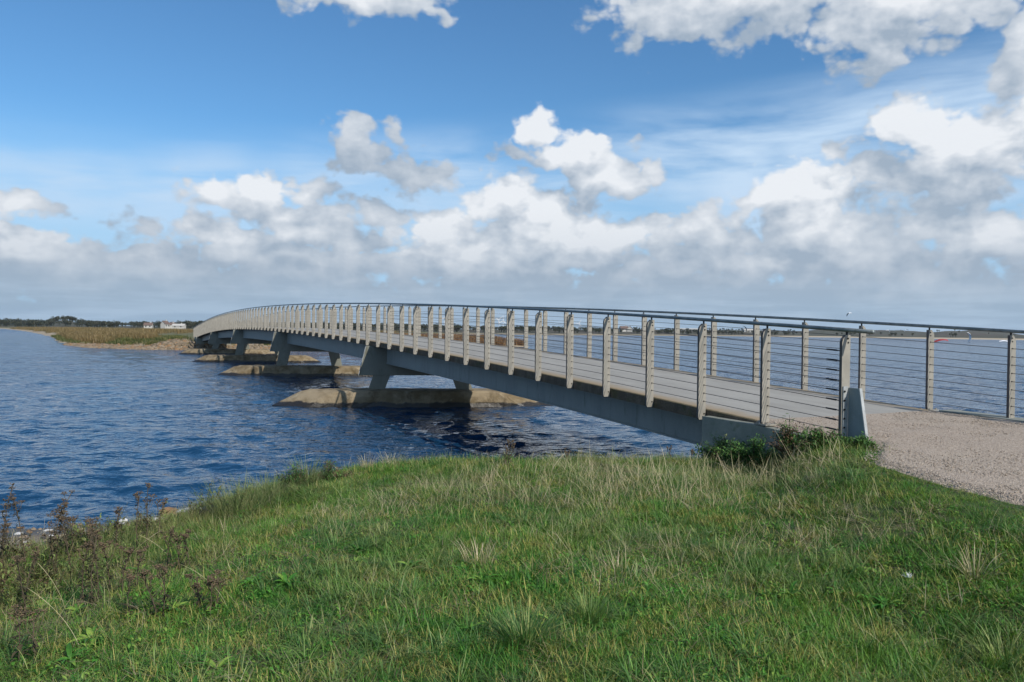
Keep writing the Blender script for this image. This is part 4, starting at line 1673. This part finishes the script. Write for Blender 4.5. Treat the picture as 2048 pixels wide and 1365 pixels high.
# golden reed beds left of the bridge
Xs, Ys = [], []
X, Y, d = far_cand(16000, -130, -36, 88, 190)
s, n_ = SN(X, Y)
k = (d > 2.2) & (n_ < -4 - 3 * sstep(s, 110, 96)) & (rng.random(len(X)) < .95) & ~((X > -52) & (d < 6))
Xs.append(X[k]); Ys.append(Y[k])
X, Y, d = far_cand(9000, -460, -70, 190, 620)
k = (d > 3) & (d < 45) & (Y > -X * 1.1 + 30)
Xs.append(X[k]); Ys.append(Y[k])
X, Y = np.concatenate(Xs), np.concatenate(Ys)
put_far('reed_bed', X, Y, rng.uniform(.75, 1.25, len(X)) * np.where(Y > 190, 1.3, 1.0), 'reed', 'golden reed beds on the far bank left of the bridge')
X, Y, d = far_cand(9000, -130, -36, 88, 190)
s, n_ = SN(X, Y)
k = (d > 1.0) & (d < 3.2) & (X < -56)
put_far('sedge_fringe', X[k], Y[k], rng.uniform(.7, 1.2, k.sum()), 'sedge', 'green sedge fringe at the water in front of the golden reeds')
# rough slope beside the far abutment
X, Y, d = far_cand(7000, -66, -24, 87, 118)
s, n_ = SN(X, Y)
k = (d > 3.0) & (((n_ < -.8) & (n_ > -17)) | ((n_ > 4.4) & (n_ < 12))) & (rng.random(len(X)) < .5)
put_far('rough_herbage', X[k], Y[k], rng.uniform(.5, 1.1, k.sum()), 'sedge', 'rough green herbage on the slope beside the far end of the bridge')
# russet reed island right of the bridge
X, Y, d = far_cand(16000, -60, 5, 96, 190)
s, n_ = SN(X, Y)
k = (d > 1.2) & (n_ > 8) & (rng.random(len(X)) < .95)
put_far('russet_reed_bed', X[k], Y[k], rng.uniform(.8, 1.25, k.sum()), 'russet', 'russet reed bed ending in a point, seen through the railings')

# stone revetment at the far end
c = bpy.data.collections.new('sprigs_rock')
for i in range(5):
    me = stone_mesh(U(.25, .45), U(.2, .35), U(.15, .25), i * 2.7 + 80, 2)
    me.materials.append((M_st_tan, M_st_brown, M_st_rust, M_st_tan, M_st_brown)[i])
    c.objects.link(bpy.data.objects.new('sprig_rock', me))
protos['rock'] = c
X, Y, d = far_cand(26000, -64, -14, 85, 112)
k = (d > -.6) & (d < 2.4) & (rng.random(len(X)) < .9) & (Y < 108)
put_far('shore_rocks', X[k], Y[k], rng.uniform(.4, 1.1, k.sum()), 'rock', 'tan stones lining the far shore round the bridge end')
X, Y, d = far_cand(9000, -60, -24, 86, 104)
s, n_ = SN(X, Y)
k = (d > 2.0) & (n_ > -12) & (n_ < 12) & ((n_ < -1) | (n_ > 4.5)) & (rng.random(len(X)) < .35)
put_far('slope_rocks', X[k], Y[k], rng.uniform(.4, .9, k.sum()), 'rock', 'scattered stones on the slope by the far abutment')
bush('dark_bush', -39.6, 99.0, 1.0, .8, 1.5, 'dark rounded bush on the far slope just left of the bridge end', ((P_stem, 1.0),), 900, (.18, .35), seed=501, sprays=14, zoff=0)
bpy.data.objects['dark_bush'].location.z = float(spit_h(np.array([-39.6]), np.array([99.0]))[0]) + .3

# ------------------------------------------------------------------ far shores on the horizon
def mat_shore():
    m, t, p, out = material('far_shore_fields')
    src = t.node('ShaderNodeNewGeometry').outputs['Position']
    x, y, z = t.sep(src)
    n = t.noise(t.mapping(src, (1, 1, 1)), .006, 6, .6)
    f = t.noise(t.mapping(src, (1, 1, 4)), .05, 6, .65)
    col = t.mix(t.ramp(n, .42, .58), (.075, .058, .038, 1), (.058, .060, .036, 1))
    col = t.mix(t.math('MULTIPLY', t.ramp(f, .45, .65), .6), col, (.05, .055, .03, 1))
    beach = t.math('MULTIPLY', t.ramp(z, .7, 1.5, 1, 0), t.math('ADD', .45, t.math('MULTIPLY', .55, t.ramp(x, 180, 330))))
    col = t.mix(beach, col, (.48, .40, .28, 1))
    t.put(p.inputs['Base Color'], col)
    p.inputs['Roughness'].default_value = 1.0
    return m


M_shore = mat_shore()
azs = np.linspace(R(-55), R(55), 480)
tt = np.concatenate([np.linspace(0, 1, 26) ** 1.5])
AZ, T2 = np.meshgrid(azs, tt)
u_ = np.tan(AZ)
d0 = np.interp(u_, [-1.9, -.66, -.4, -.1, .05, .25, .44, .66, 1.9], [1500, 1000, 900, 620, 560, 800, 760, 640, 600])
d0 = d0 * (1 + .05 * (fbm(u_ * 9 + 20, u_ * 0, 4, 51) - .5))
dd_ = d0 + T2 * 1900
XX, YY = u_ * dd_, dd_
hills = (fbm(u_ * 7 + 30, T2 * 2.5 + 1, 5, 52) - .38) * 14 * sstep(T2, .03, .35) * np.interp(u_, [-.7, -.5, 0, .3, .5, .66, .9], [.5, .4, .35, .75, 1.15, .9, .9])
hills += 9.5 * np.exp(-((u_ - .608) / .036) ** 2) * sstep(T2, .35, .8)
hills += 4 * np.exp(-((u_ - .46) / .05) ** 2) * sstep(T2, .1, .5)
hills += 2.5 * np.exp(-((u_ - .40) / .03) ** 2) * sstep(T2, .1, .4)
hills += 9.5 * np.exp(-((u_ + .577) / .018) ** 2) * sstep(T2, .0, .12)
ZZ = -.6 + 2.1 * sstep(T2, 0, .012) + 1.6 * sstep(T2, .01, .1) + np.maximum(hills, -.5) * np.interp(u_, [-.4, .1, .3], [1, 1.7, 1.9]) + 1.5 * sstep(u_, -.1, .2) * sstep(T2, .05, .3)
o = mesh_obj('far_shore', grid_mesh('far_shore', XX, YY, ZZ), M_shore)
tag(o, 'distant low shore with fields, beach and hills on the horizon', kind='structure')


def shore_z(X, Y):
    u = X / Y
    D0 = np.interp(u, u_[0], d0[0])
    T = np.clip((Y - D0) / 1900, 0, 1)
    ui = np.clip(np.interp(u, u_[0], np.arange(u_.shape[1])), 0, u_.shape[1] - 2)
    ti = np.clip(np.interp(T, tt, np.arange(len(tt))), 0, len(tt) - 2)
    a, b_ = ui.astype(int), ti.astype(int)
    fa, fb = ui - a, ti - b_
    return (ZZs[b_, a] * (1 - fa) + ZZs[b_, a + 1] * fa) * (1 - fb) + (ZZs[b_ + 1, a] * (1 - fa) + ZZs[b_ + 1, a + 1] * fa) * fb


ZZs = ZZ
# far woods: clumps of leaf masses
G_wood = add_leafy('far_wood_foliage', (.022, .034, .016), (.035, .045, .020), (.060, .055, .030), trans=0, world_scale=.02)


def tree_clump(b):
    for _ in range(3):
        ox, oy, rr_ = U(-4, 4), U(-3, 3), U(2.2, 3.8)
        hh = U(4, 6.5)
        for _ in range(60):
            a_, ph = U(0, 6.28), math.acos(U(-1, 1))
            q = rr_ * U(.6, 1.0)
            cx, cy, cz = ox + q * math.cos(a_) * math.sin(ph), oy + q * math.sin(a_) * math.sin(ph), hh + q * .8 * math.cos(ph)
            s_ = U(.5, 1.1)
            n1_, n2_ = Vector((U(-1, 1), U(-1, 1), U(-1, 1))).normalized(), Vector((U(-1, 1), U(-1, 1), U(-1, 1))).normalized()
            b.add([(cx + n1_.x * s_, cy + n1_.y * s_, cz + n1_.z * s_), (cx + n2_.x * s_, cy + n2_.y * s_, cz + n2_.z * s_), (cx - (n1_.x + n2_.x) * s_ * .7, cy - (n1_.y + n2_.y) * s_ * .7, cz - (n1_.z + n2_.z) * s_ * .7)], [(0, 1, 2)])
        b.tube([(ox, oy, -1), (ox, oy, hh)], [.35, .2], 4)


proto('wood', 6, tree_clump, G_wood)
n = 5200
u = rng.uniform(-.95, .95, n)
wgt = np.interp(u, [-.95, -.66, -.60, -.585, -.57, -.52, -.44, -.40, -.2, 0, .1, .2, .24, .30, .40, .66, .95], [.9, .95, .95, .5, .5, 1, .9, 1, .8, .5, .35, .45, .4, .30, .12, .03, .03])
gap = sstep(fbm(u * 22 + 9, u * 0 + 2, 3, 55), .34, .52)
k = rng.random(n) < wgt * (.25 + .75 * gap)
u = u[k]
dist_ = np.interp(u, u_[0], d0[0]) + 30 + rng.uniform(0, 1, len(u)) ** 1.5 * 900
X, Y = u * dist_, dist_
big_ = np.interp(u, [-.95, -.66, -.5, -.4, -.1, .1, .95], [1.25, 1.25, 1.05, 1.2, .8, .55, .5])
scatter('far_woods', np.stack([X, Y, shore_z(X, Y)], -1), rng.uniform(0, 6.28, len(X)), rng.uniform(.55, 1.0, len(X)) * big_, 'wood', None, 'dark belts of distant trees along the horizon')

# houses, wind turbines, kites
M_white = mat_simple('white_render', (.42, .41, .38), (.50, .49, .46), .8, 3)
M_roof = mat_simple('dark_roof', (.10, .07, .06), (.16, .11, .09), .8, 3)
M_win = mat_simple('dark_window', (.02, .025, .03), (.04, .045, .05), .2, 3)


def house(px, dist, w_, dpt, hw, hr, rz, label, group='houses on the far shore', roofm=None, base=None):
    u, v = ray(px, 660)
    x, y = u * dist, dist
    z = base if base is not None else float(shore_z(np.array([x]), np.array([y]))[0])
    w_, dpt, hw, hr = (w_ * .62, dpt * .7, hw * .75, hr * .75) if px < 400 else (w_, dpt, hw, hr)
    t = empty('house', (x, y, z), rz)
    tag(t, label, 'house', group)
    b = MB()
    b.box(-w_ / 2, w_ / 2, -dpt / 2, dpt / 2, -1, hw)
    b.loft([[(xx, -dpt / 2, hw + .001), (xx, dpt / 2, hw + .001), (xx, 0, hw + hr)] for xx in (-w_ / 2, w_ / 2)])
    wl_ = b.build('wall', M_white, t)
    b = MB()
    for sg in (-1, 1):
        b.loft([[(xx, sg * (dpt / 2 + .4), hw - .25), (xx, sg * (dpt / 2 + .4), hw - .05), (xx, 0, hw + hr + .22), (xx, 0, hw + hr + .02)] for xx in (-w_ / 2 - .4, w_ / 2 + .4)])
    rf = b.build('roof', roofm or M_roof, t)
    b = MB()
    b.box(w_ * .18, w_ * .18 + .8, -.4, .4, hw + hr * .6, hw + hr + 1.1)
    b.build('chimney', M_white, rf)
    for k in range(max(2, int(w_ / 4))):
        b = MB()
        xx = -w_ / 2 + (k + .5) * w_ / max(2, int(w_ / 4))
        b.box(xx - .6, xx + .6, -dpt / 2 - .05, -dpt / 2 + .05, hw * .3, hw * .75)
        b.build('window', M_win, t)


house(297, 700, 11, 7, 3.0, 2.8, .2, 'small white cottage, leftmost of the white houses beyond the reeds', base=2.3)
house(330, 690, 9, 7, 4.2, 3.6, 1.3, 'white gabled house, tallest one beyond the reeds left of the bridge', base=2.6)
house(343, 720, 10, 7, 3.4, 2.6, .3, 'white house just right of the tall gabled one', base=2.6)
house(358, 705, 17, 8, 2.8, 2.0, .05, 'long low white house nearest the left end of the bridge', roofm=M_white, base=2.3)
house(1248, 960, 10, 7, 3.6, 2.6, .2, 'left one of two small white houses among trees across the lagoon', base=4.2)
house(1260, 960, 9, 7, 3.2, 3.2, 1.4, 'right one of two small white houses among trees across the lagoon', base=4.2)
house(1383, 1500, 46, 14, 6.0, 1.5, .05, 'long white shed on the far shore between two near railing posts', roofm=M_white, base=4.5)
house(1502, 1100, 22, 9, 4.2, 1.5, .05, 'low white shed on the far shore with a dark kite above it', roofm=M_white, base=4.0)

M_turb = mat_simple('turbine_white', (.74, .76, .78), (.80, .82, .84), .5, .1)


def turbine(px, dist, hub, rot, label, rz=0.0):
    u, v = ray(px, 660)
    x, y = u * dist, dist
    t = empty('wind_turbine', (x, y, 1.5), math.atan2(-u, 1) + rz)
    tag(t, label, 'wind turbine', 'wind turbines on the horizon')
    b = MB()
    b.tube([(0, 0, 0), (0, 0, hub * .5), (0, 0, hub)], [hub * .032, hub * .024, hub * .017], 12)
    b.build('tower', M_turb, t, smooth=True)
    b = MB()
    b.box(-hub * .025, hub * .025, -hub * .07, hub * .07, hub - hub * .01, hub + hub * .035)
    na = b.build('nacelle', M_turb, t)
    for k in range(3):
        a = rot + k * 2.0944
        b = MB()
        rings = []
        for f, wd in ((.0, .018), (.15, .040), (.5, .028), (1.0, .006)):
            r0 = hub * .52 * f + hub * .01
            cx, cz = math.sin(a) * r0, math.cos(a) * r0
            ex, ez = math.cos(a) * wd * hub, -math.sin(a) * wd * hub
            rings.append([(cx - ex, -hub * .085, hub + .01 * hub + cz - ez), (cx, -hub * .095, hub + .01 * hub + cz), (cx + ex, -hub * .085, hub + .01 * hub + cz + ez), (cx, -hub * .078, hub + .01 * hub + cz)])
        b.loft(rings)
        b.build('blade', M_turb, t)


turbine(889, 2150, 36, .3, 'leftmost white wind turbine, half hidden by railing posts')
turbine(997, 2150, 33, .9, 'left one of the close pair of white wind turbines')
turbine(1006, 2300, 31, .1, 'right one of the close pair of white wind turbines')
turbine(1158, 2150, 25, .5, 'white wind turbine standing alone, rightmost on the horizon')

M_kd = mat_simple('kite_dark_cloth', (.02, .04, .06), (.03, .05, .07), .6, 1)
M_kr = mat_simple('kite_red_cloth', (.25, .03, .03), (.32, .04, .04), .6, 1)
M_kw = mat_simple('kite_white_cloth', (.75, .75, .75), (.85, .85, .85), .6, 1)


def kite(px, py, dist, span, roll, label, m1, m2=None, arc=1.2):
    u, v = ray(px, py)
    t = empty('surf_kite', (u * dist, dist, EYE + v * dist))
    t.rotation_euler = (0, roll, 0)
    tag(t, label, 'kite', 'surfing kites over the lagoon')
    for q, (f0, f1, mm) in enumerate(((-1, 0, m1), (0, 1, m2 or m1))):
        b = MB()
        rings = []
        for f in np.linspace(f0, f1, 7):
            a = f * arc
            r0 = span / 2 / math.sin(arc)
            ch = span * .22 * (1 - .75 * f * f) + .05
            cx, cz = r0 * math.sin(a), r0 * (math.cos(a) - 1)
            rings.append([(cx, -ch, cz - span * .03), (cx * 1.02, -ch * .2, cz + span * .07), (cx, ch, cz + .0), (cx, -ch * .2, cz + span * .03)])
        b.loft(rings)
        b.build('canopy', mm, t)


kite(1697, 627, 420, 3.2, -.5, 'small dark and white kite high above the right half of the bridge railing', M_kd, M_kw)
kite(1492, 657, 420, 3.6, 1.1, 'dark tilted kite low over the far shore beside a near railing post', M_kd)
kite(1777, 661, 520, 2.6, .4, 'tiny pale kite right of the near handrail end', M_kw)
kite(1812, 660, 520, 2.6, -.4, 'tiny pale kite just left of a far railing post', M_kw, M_kd)
kite(1880, 680.5, 330, 6.5, -.15, 'red kite lying flat on the water near the beach', M_kr, M_kr, .5)
kite(1941, 674, 330, 4.0, 1.45, 'white kite standing upright on its edge over the water', M_kw)
kite(2007, 682, 330, 3.6, .0, 'white kite lying flat on the water, rightmost of the kites', M_kw, None, .4)

# a scrap of white down on the lawn
x, y, z = at(1815, 1168)
b = MB()
random.seed(9)
for _ in range(22):
    blade(b, U(-.015, .015), U(-.01, .01), U(.02, .05), .004, U(0, 6.28), U(.6, 1.4), U(0, .8), segs=3)
tag(mesh_obj('feather', plain_mesh(b, 'feather', M_kw), None, None, (x, y, z + .045)), 'white scrap of downy feather caught in the lawn on the right', 'feather')
x, y, z = at(1418, 1075)
b = MB()
for _ in range(10):
    blade(b, U(-.008, .008), U(-.008, .008), U(.015, .035), .003, U(0, 6.28), U(.8, 1.4), U(0, .8), segs=3)
tag(mesh_obj('feather', plain_mesh(b, 'feather', M_kw), None, None, (x, y, z + .045)), 'tiny white feather in the dry grass, middle of the lawn', 'feather')

# ------------------------------------------------------------------ the air: a thin even haze
m = bpy.data.materials.new('thin_haze')
m.use_nodes = True
t = NT(m.node_tree)
for nd in list(t.n):
    t.n.remove(nd)
pv = t.node('ShaderNodeVolumePrincipled')
pv.inputs['Color'].default_value = (.80, .88, 1.0, 1)
pv.inputs['Density'].default_value = .00006
pv.inputs['Anisotropy'].default_value = .3
t.l.new(pv.outputs[0], t.node('ShaderNodeOutputMaterial').inputs['Volume'])
b = MB()
b.box(-4600, 4600, -4600, 4600, -3, 90)
tag(b.build('haze', m), 'thin blue haze over the lagoon', kind='stuff')
